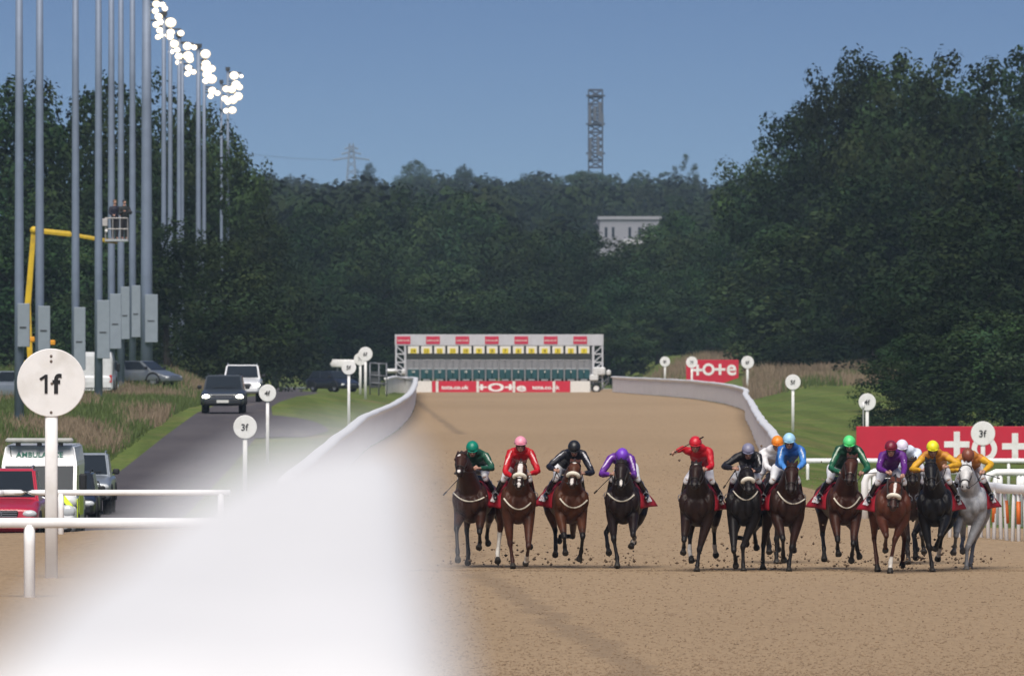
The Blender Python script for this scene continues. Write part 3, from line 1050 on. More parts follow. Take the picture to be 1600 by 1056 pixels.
# ================================================================== advertising boards
def board(name, label, px0, px1, py0, py1, d, texts, thick=.08, legs=True):
    x0, x1 = X(px0, d), X(px1, d)
    z1, z0 = CAMZ - (py0 - HOR) * d / F, CAMZ - (py1 - HOR) * d / F
    cx_, zb = (x0 + x1) / 2, H((x0 + x1) / 2, d)
    root = empty(name, (cx_, d, zb), label, 'advertising board')
    pn = MB().box((0, 0, (z0 + z1) / 2 - zb), (x1 - x0, thick, z1 - z0), bev=.015).build('panel', TOTE, root)
    for tx in texts:
        k, px, py, hpx = tx[:4]
        xx, zz, hh = X(px, d) - cx_, CAMZ - (py - HOR) * d / F - zb, hpx * d / F
        y = -thick / 2 - .006
        if k == '+':
            t_ = hh * .24
            m = MB()
            m.box((0, 0, 0), (t_, .012, hh))
            m.box((-(hh * .99 + t_) / 4, 0, 0), ((hh * .99 - t_) / 2, .012, t_))
            m.box(((hh * .99 + t_) / 4, 0, 0), ((hh * .99 - t_) / 2, .012, t_))
        elif k == 'O':
            m = MB()
            n_ = 40
            for rr in (hh / 2, hh * .29):
                for yy in (-.006, .006):
                    m.v += [(rr * math.cos(6.2832 * i / n_), yy, rr * math.sin(6.2832 * i / n_)) for i in range(n_)]
            for i in range(n_):
                j = (i + 1) % n_
                m.f += [(i, j, 2 * n_ + j, 2 * n_ + i), (n_ + i, 3 * n_ + i, 3 * n_ + j, n_ + j), (i, n_ + i, n_ + j, j), (2 * n_ + i, 2 * n_ + j, 3 * n_ + j, 3 * n_ + i)]
            m.mi = [0] * len(m.f)
        else:
            m = text_mb(k, hh, .012, .02)
        moved(m, (xx, y, zz)).build('lettering', WHITE, pn)
    if legs:
        for f_ in (.03, .35, .66, .97):
            xx = x0 + (x1 - x0) * f_ - cx_
            MB().box((xx, thick / 2 + .05, (z1 - zb) / 2 - .1), (.08, .08, z1 - zb), bev=.01).build('leg', mat('grey_timber', (.2, .19, .17), .8), root)
    return root
board('red_board', 'long red board with white plus and ring letters behind the right hand riders', 1338, 1720, 666, 724, 462,
      [('+', 1495, 694, 40), ('O', 1538, 701, 40), ('+', 1586, 697, 41), ('e', 1650, 699, 40)])
board('red_board', 'small distant red board with white plus and ring letters right of the stalls', 1072, 1154, 562, 599, 790,
      [('+', 1090, 578, 17), ('O', 1107, 577, 19), ('+', 1125, 577, 17), ('e', 1143, 578, 17)])

# ================================================================== starting stalls
def stalls():
    d = 900.0
    s = d / F
    gx = lambda px: (px - 780) * s
    zb = H(X(780, d), d)
    gz = lambda py: CAMZ - (py - HOR) * s - zb
    STW = mat('stalls_white_steel', (.50, .51, .55), .5, var=.08, scale=1.5)
    STG = mat('stalls_grey_bars', (.30, .31, .33), .5, metal=.2, var=.1)
    PAD = mat('stalls_dark_padding', (.03, .035, .03), .8, var=.2)
    GRN = mat('stalls_teal_doors', (.010, .065, .075), .6, var=.15, scale=1.2)
    YEL = mat('stalls_yellow_number', (.70, .58, .03), .5)
    WB = mat('stalls_white_board', (.72, .71, .66), .5)
    RT = mat('stalls_red_panel', (.52, .025, .07), .5)
    root = empty('starting_stalls', (X(780, d), d, zb), 'long white and teal starting stalls with red sponsor panels across the track', 'starting stalls')
    dep = 2.6
    hd = MB().box((0, .1, (gz(522.5) + gz(540)) / 2), (gx(943) - gx(617), .2, gz(522.5) - gz(540)), bev=.02).build('header', STW, root)
    for i in range(7):
        px = 630.5 + i * 46.0
        p_ = MB().box((gx(px), -.02, gz(531.5)), (21.5 * s, .03, 12 * s), bev=.008).build('sponsor_panel', RT, root)
        moved(text_mb('tote.co.uk', 3.3 * s, .012, .015), (gx(px), -.045, gz(531.5))).build('lettering', WB, p_)
    hd2 = MB().box((0, .35, (gz(540) + gz(553)) / 2), (gx(923) - gx(634), .06, gz(540) - gz(553))).build('back_panel', PAD, root)
    for i in range(14):
        px = 646 + i * 20.5
        nb_ = MB().box((gx(px), 0, gz(546.5)), (17.2 * s, .06, 11.5 * s), bev=.01).build('number_board', WB, root)
        MB().box((gx(px), -.036, gz(548)), (9.5 * s, .01, 7.6 * s)).build('number_patch', YEL, nb_)
        moved(text_mb(str(14 - i), 5.2 * s, .012, .02), (gx(px), -.047, gz(548))).build('lettering', mat('stalls_number', (.12, .08, .01), .6), nb_)
        # front gates: upper barred, lower padded teal
        g1 = MB()
        for k in range(7):
            g1.tube([(gx(px + (k - 3) * 2.7), .05, gz(562)), (gx(px + (k - 3) * 2.7), .05, gz(577))], .035, 6)
        for zz in (562.5, 576.5):
            g1.tube([(gx(px - 9), .05, gz(zz)), (gx(px + 9), .05, gz(zz))], .04, 6)
        g1.box((gx(px - 4.2), .09, gz(569.5)), (6.5 * s, .02, 13.5 * s))
        g1.box((gx(px + 4.4), .09, gz(569.5)), (6.5 * s, .02, 13.5 * s))
        g1.build('upper_gate', STG, root)
        g2 = MB()
        g2.box((gx(px - 4.6), .0, gz(584.5)), (8.6 * s, .1, 14.5 * s), bev=.03)
        g2.box((gx(px + 4.6), .0, gz(584.5)), (8.6 * s, .1, 14.5 * s), bev=.03)
        q = g2.build('lower_gate', GRN, root)
        moved(text_mb(str(14 - i), 3.6 * s, .012, .02), (gx(px), -.06, gz(580.5))).build('lettering', WB, q)
        MB().box((gx(px), .0, gz(593.6)), (11 * s, .12, 2.4 * s), bev=.02).build('gate_foot', STG, root)
    for i in range(15):
        px = 635.75 + i * 20.5
        b = MB().box((gx(px), dep / 2 + .1, gz(583)), (.10, dep, gz(562) - gz(604)), bev=.02)
        b.tube([(gx(px), .02, gz(562)), (gx(px), .02, gz(611))], .06, 8)
        b.tube([(gx(px), dep, gz(545)), (gx(px), dep, gz(611))], .05, 8)
        b.build('partition', STG, root)
    MB().box((0, .25, gz(557.2)), (gx(924) - gx(634), .5, 7.6 * s), bev=.03).build('padded_beam', PAD, root)
    MB().box((0, dep / 2 + .3, gz(541.5)), (gx(924) - gx(634), dep - .1, .06)).build('roof', STW, root)
    for a, c_ in ((617.6, 633.5), (926.5, 942.5)):
        b = MB()
        for px in (a + 1, c_ - 1):
            for y in (.05, dep):
                b.box((gx(px), y, (gz(540.3) + gz(605)) / 2), (.11, .11, gz(540.3) - gz(605)))
        for zz in (553, 566, 578, 590):
            b.box((gx((a + c_) / 2), .05, gz(zz)), (gx(c_) - gx(a) - .22, .09, .10))
        up = a < 700
        for z0, z1 in ((541, 552), (555, 565), (567.5, 577), (579.5, 589)):
            b.tube([(gx(a + 2 if up else c_ - 2), .05, gz(z0)), (gx(c_ - 2 if up else a + 2), .05, gz(z1))], .045, 6)
        b.build('end_tower', STW, root)
        MB().box((gx(925.6 if not up else 634), .12, gz(567)), (.08, .12, gz(541) - gz(592))).build('tower_post', STW, root)
    # towing gear and wheels at the ends
    for px, tow in ((931.5, 1), (622, 0)):
        w = empty('wheel', (gx(px), -.35, gz(606.5)), None, None)
        w.parent = root
        del_ = MB()
        w2 = w
        t = MB()
        n_ = 28
        prof = [(.24, -.11), (.36, -.11), (.385, -.06), (.385, .06), (.36, .11), (.24, .11)]
        for rr, yy in prof:
            t.v += [(rr * math.cos(6.2832 * i / n_), yy, rr * math.sin(6.2832 * i / n_)) for i in range(n_)]
        for j in range(len(prof)):
            jj = (j + 1) % len(prof)
            for i in range(n_):
                k = (i + 1) % n_
                t.f.append((j * n_ + i, j * n_ + k, jj * n_ + k, jj * n_ + i))
        t.mi = [0] * len(t.f)
        t.build('tyre', TYRE, w2)
        MB().disc((0, 0, 0), .238, .14, 24).build('rim', WHITE, w2)
    b = MB()
    b.box((gx(936), -.1, gz(580)), (20 * s, .7, 13 * s), bev=.1)
    b.box((gx(928), -.15, gz(590)), (14 * s, .6, 10 * s), bev=.08)
    b.box((gx(951), -.1, gz(582)), (7 * s, .5, 9 * s), bev=.1)
    b.build('engine_box', mat('engine_box_white', (.66, .67, .68), .45, var=.1, scale=2, dirt=(.2, .2, .2), dscale=3), root)
    MB().tube([(gx(924), -.3, gz(598)), (gx(944), -.3, gz(596)), (gx(950), -.3, gz(592))], .05, 8).tube([(gx(939), -.3, gz(609)), (gx(950), -.3, gz(597)), (gx(951), -.3, gz(588))], .07, 8).build('tow_bar', mat('tow_bar_grey', (.09, .09, .1), .5), root)
    b = MB().box((gx(612), -.1, gz(579.5)), (19 * s, .8, 7 * s), bev=.15)
    b.box((gx(630), -.1, gz(581)), (6 * s, .5, 9 * s), bev=.1)
    b.build('engine_cover', mat('engine_box_white', ()), root)
stalls()
def low_boards():
    d = 893.0
    s = d / F
    zb = H(X(780, d), d)
    root = empty('boundary_board', (X(783, d), d, zb), 'low white and red board with white lettering standing under the starting stalls', 'advertising board')
    gx = lambda px: (px - 783) * s
    gz = lambda py: CAMZ - (py - HOR) * s - zb
    z1, z0 = gz(595.3), gz(613.5)
    pn = MB().box((gx(783), 0, (z0 + z1) / 2), (gx(891) - gx(675), .06, z1 - z0), bev=.01).build('red_panel', TOTE, root)
    W2 = mat('low_board_white', (.70, .69, .66), .5, var=.05)
    for a, c_ in ((648, 674.7), (891.3, 922)):
        MB().box((gx((a + c_) / 2), 0, (z0 + z1) / 2), (gx(c_) - gx(a), .06, z1 - z0), bev=.01).build('white_panel', W2, root)
    for t, px, h in (('tote.co.uk', 711, 6.4), ('tote.co.uk', 853, 6.4), ('+O+e', 783, 13)):
        moved(text_mb(t, h * s, .012, .03, width=(78 * s if t[0] == '+' else 43 * s)), (gx(px), -.038, gz(605))).build('lettering', WHITE, pn)
    for px in (683, 746.5, 803, 865.5):
        MB().box((gx(px), -.12, (z0 + z1) / 2 - .02), (4.2 * s, .14, z1 - z0 + .02), bev=.02).build('post', W2, root)
low_boards()

# grey frame and white pointer board left of the stalls
d = 780
fr = empty('metal_frame', (X(592, d), d, H(X(592, d), d)), 'dark grey tubular frame between the discs and the starting stalls', 'frame')
ft = mat('dark_tube', (.16, .17, .19), .5, metal=.3)
s = d / F
z_ = lambda py: CAMZ - (py - HOR) * s - fr.location.z
b = MB()
for px in (578, 592, 604):
    b.tube([((px - 592) * s, 0, -.1), ((px - 592) * s, 0, z_(567))], .05, 8)
for py in (567, 586, 598):
    b.tube([((577 - 592) * s, 0, z_(py)), ((605 - 592) * s, 0, z_(py + 1.5))], .05, 8)
b.build('tubes', ft, fr, smooth=True)
MB().box((-.25, .1, z_(593)), (.75, .08, 1.1), bev=.02).build('infill_panel', mat('dark_panel', (.06, .065, .07), .7), fr)
d = 800
s = d / F
pb2 = empty('pointer_board', (X(536, d), d, H(X(536, d), d)), 'blunt white pointer board on dark legs above the parked dark car', 'sign')
z_ = lambda py: CAMZ - (py - HOR) * s - pb2.location.z
MB().tube([(-19 * s, 0, z_(566)), (-17 * s, 0, z_(567.5)), (17 * s, 0, z_(568.5)), (19 * s, 0, z_(568.5))], [(.05, .14), (.12, .28), (.12, .30), (.1, .26)], 16, side=(0, 1, 0), power=.6).build('board', WHITE, pb2, smooth=True)
for px in (-9, 10):
    MB().tube([(px * s, .05, -.1), (px * s, .05, z_(569))], .06, 8).build('leg', ft, pb2)

# ================================================================== floodlight masts
LAMP = mat('lit_floodlight', (1, .97, .88), .3, emit=(1, .90, .70), estr=2.4)
LAMPD = mat('lit_floodlight_dim', (1, .9, .75), .3, emit=(1, .80, .55), estr=1.1)
HALO = mat('lamp_halo_glow', (1, .9, .7), .4, emit=(1, .80, .56), estr=.62)  # dim warm emission that stands in for the halo round a lit lamp
HOUS = mat('floodlight_housing', (.05, .055, .06), .6)
Z5 = 5.556
def zz(*l): return [(230 + a / Z5, c / Z5, (int(r) * .72 + (.003 if r % 1 else 0))) for a, c, r in l]
MASTS = [
    (30, 14.6, 655, -70, (28, 47, 474, 542), [], 'leftmost grey mast rising from the grass'),
    (62, 14.0, None, -70, (60, 79, 478, 548), [], 'second grey mast from the left with a grey box'),
    (118, 12.6, None, -70, (116, 134, 480, 578), [], 'grey mast standing right of the nearest furlong disc'),
    (154, 12.6, 625, -70, (152, 172, 469, 560), [], 'grey mast in front of the white van and the lift basket'),
    (174, 11.4, None, -70, (172, 190, 459, 545), [], 'grey mast directly behind the lift basket on its left'),
    (189, 10.8, None, -60, (189, 203, 448, 530), [], 'thin grey mast straight behind the two people in the basket'),
    (207, 10.8, None, -50, (206, 220, 446, 527), [], 'thin grey mast just left of the thickest mast'),
    (229, 18.0, None, -16, (227, 247, 460, 535), zz((80, 40, 8), (72, 100, 7), (135, 45, 6), (155, 78, 6), (100, 150, 8), (78, 218, 7)), 'thickest grey mast carrying the topmost visible lamps'),
    (256, 7.2, None, 22, None, zz((118, 195, 7), (205, 200, 11), (110, 268, 7), (95, 325, 6), (140, 310, 6), (205, 285, 8)), 'slim mast right beside the thickest mast with lit head'),
    (266, 7.0, None, 36, None, zz((293, 292, 7), (200, 325, 7), (235, 385, 9), (210, 452, 6), (262, 438, 6)), 'slim mast whose lamps form the third bunch down the slope'),
    (280, 7.0, None, 55, None, zz((350, 405, 9), (408, 415, 6), (275, 492, 8), (355, 490, 10), (270, 545, 6), (370, 520, 8)), 'slim mast with the wide bunch of lamps in the middle of the slope'),
    (285, 5.0, None, 88, None, zz((360, 592, 7), (350, 645, 6), (402, 628, 6)), 'thin mast mostly hidden, with the small three lamp bunch'),
    (310, 7.4, None, 72, None, zz((507, 472, 10), (512, 560, 9), (560, 600, 8), (500, 595, 7), (520, 650, 9)), 'mast with a row of lamps starting at the middle dark crossbar'),
    (319, 5.6, None, 95, None, zz((560, 690, 10), (508, 705, 7), (565, 790, 8), (610, 812, 6), (550, 838, 6)), 'thin mast second from the right with lamps low on its head'),
    (346, 4.2, None, 128, None, zz((685, 775, 7), (675, 860, 7), (700, 890, 6)), 'thinnest mast just left of the rightmost one'),
    (356, 4.8, None, 108, None, zz((755, 660, 9), (818, 665, 4), (772, 738, 9), (800, 760, 7), (735, 780, 8), (790, 840, 9), (745, 870, 9), (740, 960, 8.01), (685, 965, 6.01)), 'rightmost lit mast standing apart against the sky'),
]
for px, wpx, base, top, box, lamps, label in MASTS:
    d = 20.3 * F / (800 - px)
    s = d / F
    zb = H(-20.3, d)
    root = empty('floodlight_mast', (-20.3, d, zb), label, 'floodlight mast', 'floodlight masts along the left of the track')
    zt = CAMZ - (top - HOR) * s - zb
    r0 = wpx * s / 2 * (1.0 if box else 1.2)
    MB().tube([(0, 0, -.3), (0, 0, zt * .3), (0, 0, zt * .7), (0, 0, zt)], [r0 * 1.06, r0, r0 * .86, r0 * .72], 12).build('pole', GALV, root, smooth=True)
    MB().tube([(0, 0, -.2), (0, 0, .12)], [r0 * 1.9, r0 * 1.9], 12).build('base_flange', GALVB, root)
    if box:
        a, c_, y0, y1 = box
        bx = MB().box((((a + c_) / 2 - px) * s, -r0 - .16, CAMZ - ((y0 + y1) / 2 - HOR) * s - zb), ((c_ - a) * s, .28, (y1 - y0) * s), bev=.02).build('control_box', GALVB, root)
        MB().box((((a + c_) / 2 - px) * s - .02, -r0 - .31, CAMZ - ((y0 * .45 + y1 * .55) - HOR) * s - zb), ((c_ - a) * s * .55, .02, .06)).build('box_latch', HOUS, bx)
    if lamps:
        for lx, ly, lr in lamps:
            br = MB()
            xx, zz_ = (lx - px) * s, CAMZ - (ly - HOR) * s - zb
            if zz_ < zt: br.tube([(0, 0, zz_ + .25), (xx, -.05, zz_ + .25)], .05, 6)
            else: br.tube([(0, 0, zt), (xx * .6, 0, zz_), (xx, -.05, zz_ + .1)], .05, 6)
            br.build('bracket', HOUS, root)
        MB().box((0, 0, zt), (r0 * 2.4, r0 * 2.4, .25)).build('mast_head', HOUS, root)
        for lx, ly, lr in lamps:
            xx, zz_, rr = (lx - px) * s, CAMZ - (ly - HOR) * s - zb, lr * s
            fl = MB().ball((xx, rr * .35, zz_ + .03), (rr * 1.02, rr * .8, rr * .92), 14, 8).build('floodlight', HOUS, root, smooth=True)
            MB().ball((xx, -rr * .34, zz_), (rr * 1.12, rr * .25, rr * .98), 18, 8).build('halo_ring', HALO, fl, smooth=True)  # added glowing ring, gives the lens a soft warm falloff
            MB().ball((xx, -rr * .56, zz_), (rr * .80, rr * .12, rr * .68), 16, 8).build('lens', LAMP, fl, smooth=True)

# ================================================================== distant structures
def lattice():
    d = 2560.0
    s = d / F
    x = X(930.5, d)
    zb = H(x, d)
    LM = mat('lattice_steel', (.045, .055, .075), .6)
    root = empty('lattice_mast', (x, d, zb), 'tall dark lattice telecom mast on the ridge against the sky', 'mast')
    gz = lambda py: CAMZ - (py - HOR) * s - zb
    b = MB()
    h = 1.55
    lv = [gz(y) for y in range(141, 272, 11)]
    for sx in (-h, h):
        for sy in (-h, h):
            b.box((sx, sy, (lv[0] - 1) / 2), (.30, .30, lv[0] + 1))
    for i, z in enumerate(lv):
        for sy in (-h, h):
            b.tube([(-h, sy, z), (h, sy, z)], .2, 5)
            if i + 1 < len(lv):
                b.tube([(-h, sy, z), (h, sy, lv[i + 1])], .17, 5)
                b.tube([(h, sy, z), (-h, sy, lv[i + 1])], .17, 5)
        for sx in (-h, h):
            b.tube([(sx, -h, z), (sx, h, z)], .13, 5)
    b.build('lattice', LM, root)
    for px, y0, y1, w_ in ((-9, 165, 196, .7), (7, 160, 192, .8), (-1, 166, 190, .7), (11, 178, 198, .5), (-8, 218, 240, .6), (4, 214, 244, .7), (-9, 236, 250, .8), (9, 236, 246, .6)):
        MB().box((px * s, -h - .45, gz((y0 + y1) / 2)), (w_, .5, gz(y0) - gz(y1)), bev=.08).build('antenna_panel', mat('antenna_grey', (.10, .115, .14), .6), root)
    for y in (150, 194, 240):
        MB().box((0, 0, gz(y)), (2 * h + 1.2, 2 * h + 1.2, .35)).build('platform', LM, root)
lattice()
def pylon():
    d = 3000.0
    s = d / F
    x = X(549, d)
    zb = H(x, d)
    PM = mat('pylon_steel', (.20, .25, .33), .6)
    root = empty('pylon', (x, d, zb), 'faint electricity pylon on the left of the far ridge', 'pylon')
    gz = lambda py: CAMZ - (py - HOR) * s - zb
    b = MB()
    ht = gz(224)
    for sx in (-1, 1):
        for sy in (-1, 1):
            b.tube([(sx * 2.3, sy * 2.3, -1), (sx * 1.3, sy * 1.3, ht * .55), (sx * .45, sy * .45, ht)], .22, 5)
    for i in range(9):
        z = ht * (.2 + .088 * i); wd = 2.3 - 1.8 * z / ht
        b.tube([(-wd, -wd, z), (wd, -wd, z + ht * .08)], .13, 4)
        b.tube([(wd, -wd, z), (-wd, -wd, z + ht * .08)], .13, 4)
    for py, L in ((250, 4.8), (241, 2.6), (233, 1.8)):
        b.tube([(-L, 0, gz(py)), (0, 0, gz(py) + .7), (L, 0, gz(py))], .26, 5)
    b.build('lattice', PM, root)
    MB().tube([(-4.5, 0, gz(250)), (-14, -40, gz(251)), (-28, -120, gz(248))], .05, 4).build('cable', PM, root)
pylon()
def far_building():
    d = 1850.0
    s = d / F
    x = X(984, d)
    zb = H(x, d)
    root = empty('office_building', (x, d, zb), 'long pale flat roofed building among the trees below the mast', 'building')
    gz = lambda py: CAMZ - (py - HOR) * s - zb
    gx = lambda px: (px - 984) * s
    WL = mat('pale_cladding', (.27, .275, .315), .6, var=.06, scale=.2)
    MB().box((0, 4, gz(343) / 2), (gx(1034) - gx(940), 8, gz(343))).build('wall', WL, root)
    MB().box((0, 4, gz(343) + .25), (gx(1034) - gx(940) + .6, 8.6, .5)).build('roof', mat('pale_parapet', (.30, .305, .34), .6), root)
    MB().box((gx(934), 5, gz(344) / 2), (gx(941.5) - gx(928), 7, gz(344))).build('wing', mat('dark_cladding', (.12, .12, .15), .6), root)
    for px in (947, 958, 984, 999, 1013):
        w_ = MB().box((gx(px), -.03, gz(363)), (.42, .1, gz(355) - gz(371))).build('window', mat('dark_window', (.02, .025, .035), .15), root)
    MB().box((gx(1004), -.25, gz(377.5)), (gx(1034) - gx(974), .4, .75)).build('ledge', mat('bright_band', (.50, .50, .54), .5), root)
far_building()

# ================================================================== vehicles
def wheel(parent, x, y, r, wd):
    w = empty('wheel', (x, y, r), None, None)
    w.parent = parent
    n_ = 26
    t = MB()
    prof = [(.60 * r, -.5 * wd), (.92 * r, -.5 * wd), (r, -.36 * wd), (r, .36 * wd), (.92 * r, .5 * wd), (.60 * r, .5 * wd)]
    for rr, xx in prof:
        t.v += [(xx, rr * math.cos(6.2832 * i / n_), rr * math.sin(6.2832 * i / n_)) for i in range(n_)]
    for j in range(6):
        jj = (j + 1) % 6
        for i in range(n_):
            k = (i + 1) % n_
            t.f.append((j * n_ + i, j * n_ + k, jj * n_ + k, jj * n_ + i))
    t.mi = [0] * len(t.f)
    t.build('tyre', TYRE, w, smooth=True)
    m = MB()
    m.tube([(-.4 * wd, 0, 0), (.4 * wd, 0, 0)], .58 * r, 18)
    for k in range(5):
        a = k * 1.2566
        m.box((math.copysign(.42 * wd, x), .3 * r * math.cos(a), .3 * r * math.sin(a)), (.02, .1 * r, .5 * r), rot=Matrix.Rotation(0, 3, 'X'))
    m.build('rim', RIM, w)

def vehicle(label, cat, name, loc, rz, L, W, Hh, kind, paint_, lit=None, grille='bar', skirt_=None, plate=True, emblem=False, bull=False):
    """front faces -Y. kind: pickup, suv, van, hatch"""
    root = empty(name, loc, label, cat, None, rz)
    hw = W / 2
    clear = {'pickup': .42, 'suv': .32, 'van': .30, 'hatch': .22}[kind]
    r = {'pickup': .385, 'suv': .36, 'van': .35, 'hatch': .31}[kind]
    belt = {'pickup': .62, 'suv': .60, 'van': .50, 'hatch': .62}[kind] * Hh
    bonl = {'pickup': 1.25, 'suv': 1.15, 'van': .75, 'hatch': .95}[kind]
    y0 = -L / 2
    bon_f, bon_r = {'pickup': (.54 * Hh, .63 * Hh), 'suv': (.53 * Hh, .63 * Hh), 'van': (.40 * Hh, .52 * Hh), 'hatch': (.46 * Hh, .62 * Hh)}[kind]
    # lower body: loft along the length
    st = [(y0, clear + .16, bon_f - .16, hw * .80), (y0 + .06, clear + .04, bon_f - .06, hw * .90), (y0 + .28, clear, bon_f, hw * .975), (y0 + .7, clear, bon_f + (bon_r - bon_f) * .55, hw),
          (y0 + bonl, clear, bon_r, hw), (0, clear, belt, hw), (L / 2 - .35, clear, belt, hw), (L / 2 - .06, clear + .05, belt - .03, hw * .95), (L / 2, clear + .14, belt - .14, hw * .88)]
    b = MB()
    b.tube([(0, y, (a + c) / 2) for y, a, c, h in st], [(h, (c - a) / 2) for y, a, c, h in st], 36, power=.33, sub=2)
    body = b.build('body', paint_, root, smooth=False)
    for p in body.data.polygons: p.use_smooth = True
    # cabin
    rake = {'pickup': .75, 'suv': .7, 'van': .55, 'hatch': .8}[kind]
    cy0 = y0 + bonl - .08
    cy1 = {'pickup': y0 + bonl + 2.1, 'suv': L / 2 - .12, 'van': L / 2 - .02, 'hatch': L / 2 - .2}[kind]
    inn = {'pickup': .17, 'suv': .17, 'van': .10, 'hatch': .2}[kind]
    zt = Hh - .05
    bz = belt - .10
    A = [(-hw * .95, cy0, bz), (hw * .95, cy0, bz), (hw * .95, cy1, bz), (-hw * .95, cy1, bz)]
    rr = .12 if kind == 'van' else .35
    wtop = Hh - .05 if kind != 'van' else Hh * .80
    B = [(-hw + inn, cy0 + rake, zt), (hw - inn, cy0 + rake, zt), (hw - inn, cy1 - rr, zt), (-hw + inn, cy1 - rr, zt)]
    c = MB()
    if kind == 'van':
        M_ = [(-hw * .95, cy0 + .5, wtop), (hw * .95, cy0 + .5, wtop), (hw * .97, cy1, wtop), (-hw * .97, cy1, wtop)]
        B = [(-hw + inn + .04, cy0 + .75, zt), (hw - inn - .04, cy0 + .75, zt), (hw - inn, cy1 - .08, zt), (-hw + inn, cy1 - .08, zt)]
        c.add(A + M_ + B, [(0, 1, 5, 4), (1, 2, 6, 5), (2, 3, 7, 6), (3, 0, 4, 7), (4, 5, 9, 8), (5, 6, 10, 9), (6, 7, 11, 10), (7, 4, 8, 11), (8, 9, 10, 11), (3, 2, 1, 0)])
        Wt = M_
    else:
        c.add(A + B, [(0, 1, 5, 4), (1, 2, 6, 5), (2, 3, 7, 6), (3, 0, 4, 7), (4, 5, 6, 7), (3, 2, 1, 0)])
        Wt = B
    me = c.mesh('cabin')
    bmx = bmesh.new(); bmx.from_mesh(me)
    bmesh.ops.bevel(bmx, geom=bmx.edges[:], offset=.045, segments=3, affect='EDGES')
    bmx.to_mesh(me); bmx.free()
    obj('cabin', me, paint_, root, smooth=False)
    def glass(name, q, ins, off, m=GLASS):
        q = [Vector(p) for p in q]
        ce = sum(q, Vector()) / 4
        n = (q[1] - q[0]).cross(q[3] - q[0]).normalized()
        pts = []
        for p in q:
            dv = (ce - p)
            pts.append(p + dv.normalized() * ins * dv.length)
        g = MB()
        g.add([p + n * off for p in pts] + [p - n * .02 for p in pts], [(0, 1, 2, 3), (0, 4, 5, 1), (1, 5, 6, 2), (2, 6, 7, 3), (3, 7, 4, 0)])
        return g.build(name, m, root)
    A2 = [(p[0], p[1], p[2] + .12) for p in A]
    mixp = lambda p, q, t: tuple(p[i] + (q[i] - p[i]) * t for i in range(3))
    glass('windscreen', [mixp(A[0], Wt[0], .14), mixp(A[1], Wt[1], .14), mixp(A[1], Wt[1], .97), mixp(A[0], Wt[0], .97)], .09, .007)
    for sgn, (i, j) in ((1, (1, 2)), (-1, (3, 0))):
        a0, a1 = mixp(A[i], Wt[i], .2), mixp(A[j], Wt[j], .2)
        b0, b1 = mixp(A[i], Wt[i], .95), mixp(A[j], Wt[j], .95)
        spans = ((.06, .46), (.5, .94)) if kind != 'van' else (((.03, .2),) if sgn > 0 else ((.8, .97),))
        for u, v in spans:
            glass('side_window', [mixp(a0, a1, u), mixp(a0, a1, v), mixp(b0, b1, v), mixp(b0, b1, u)], .04, .007)
    if kind != 'van':
        glass('rear_window', [mixp(A[2], Wt[2], .2), mixp(A[3], Wt[3], .2), mixp(A[3], Wt[3], .95), mixp(A[2], Wt[2], .95)], .1, .007)
    # front
    zf = bon_f
    lamp = LIT if lit == 'head' else LAMPW
    for sx in (-1, 1):
        hl = MB().ball((sx * hw * .76, y0 + .10, zf - .17), (hw * .19, .10, .095 if kind != 'van' else .17), 16, 10).build('headlight', lamp, root, smooth=True)
        if kind == 'van': pass
        MB().ball((sx * hw * .70, y0 + .06, clear + .16), (.08, .05, .05), 12, 8).build('fog_lamp', AMBERLIT if lit == 'low' else LAMPW, root, smooth=True)
        MB().box((sx * (hw + .11), y0 + bonl + .25, belt + .12 + (.2 if kind == 'van' else 0)), (.20, .11, .17 if kind != 'van' else .42), bev=.04).build('door_mirror', TRIM, root)
        for y in (y0 + .85, L / 2 - .85 - (.25 if kind == 'pickup' else 0)):
            wheel(root, sx * (hw - .13), y, r, .25)
            MB().tube([(sx * (hw + .002), y + (r + .1) * math.cos(a_ / 10 * math.pi), r + (r + .1) * math.sin(a_ / 10 * math.pi)) for a_ in range(0, 11)], [(.03, .05)] * 11, 8).build('wheel_arch', TRIM, root, smooth=True)
    g = MB().box((0, y0 + .06, zf - .17), (hw * 1.0, .10, .16), bev=.03)
    gr_ = g.build('grille', TRIM, root)
    b = MB()
    for k in range(3):
        b.box((0, y0 + .005, zf - .22 + k * .05), (hw * .94, .02, .018))
    b.build('grille_bars', STEEL if grille == 'bar' else TRIM, gr_)
    if emblem:
        e = MB().tube([(.10 * math.cos(a_ * .3142), y0 - .012, zf - .165 + .07 * math.sin(a_ * .3142)) for a_ in range(21)], .011, 6)
        e.tube([(.045 * math.cos(a_ * .3142), y0 - .014, zf - .165 + .068 * math.sin(a_ * .3142)) for a_ in range(21)], .009, 6)
        e.tube([(.075 * math.cos(a_ * .3142), y0 - .014, zf - .14 + .026 * math.sin(a_ * .3142)) for a_ in range(21)], .009, 6)
        e.build('emblem', STEEL, gr_)
    MB().box((0, y0 + .05, clear + .17), (W * .86, .16, .26), bev=.06).build('bumper', skirt_ or paint_, root)
    if plate:
        MB().box((0, y0 - .045, clear + .2), (.52, .02, .12)).build('number_plate', mat('number_plate', (.62, .63, .6), .4), root)
    if bull:
        MB().tube([(-hw * .7, y0 - .02, clear + .3), (-hw * .62, y0 - .08, zf - .02), (hw * .62, y0 - .08, zf - .02), (hw * .7, y0 - .02, clear + .3)], .035, 8).build('nudge_bar', TRIM, root, smooth=True)
    # wipers
    MB().tube([(-hw * .5, cy0 + .13, bz + .19), (hw * .05, cy0 + .17, bz + .22)], .012, 5).tube([(hw * .1, cy0 + .13, bz + .19), (hw * .65, cy0 + .17, bz + .22)], .012, 5).build('wiper', TRIM, root)
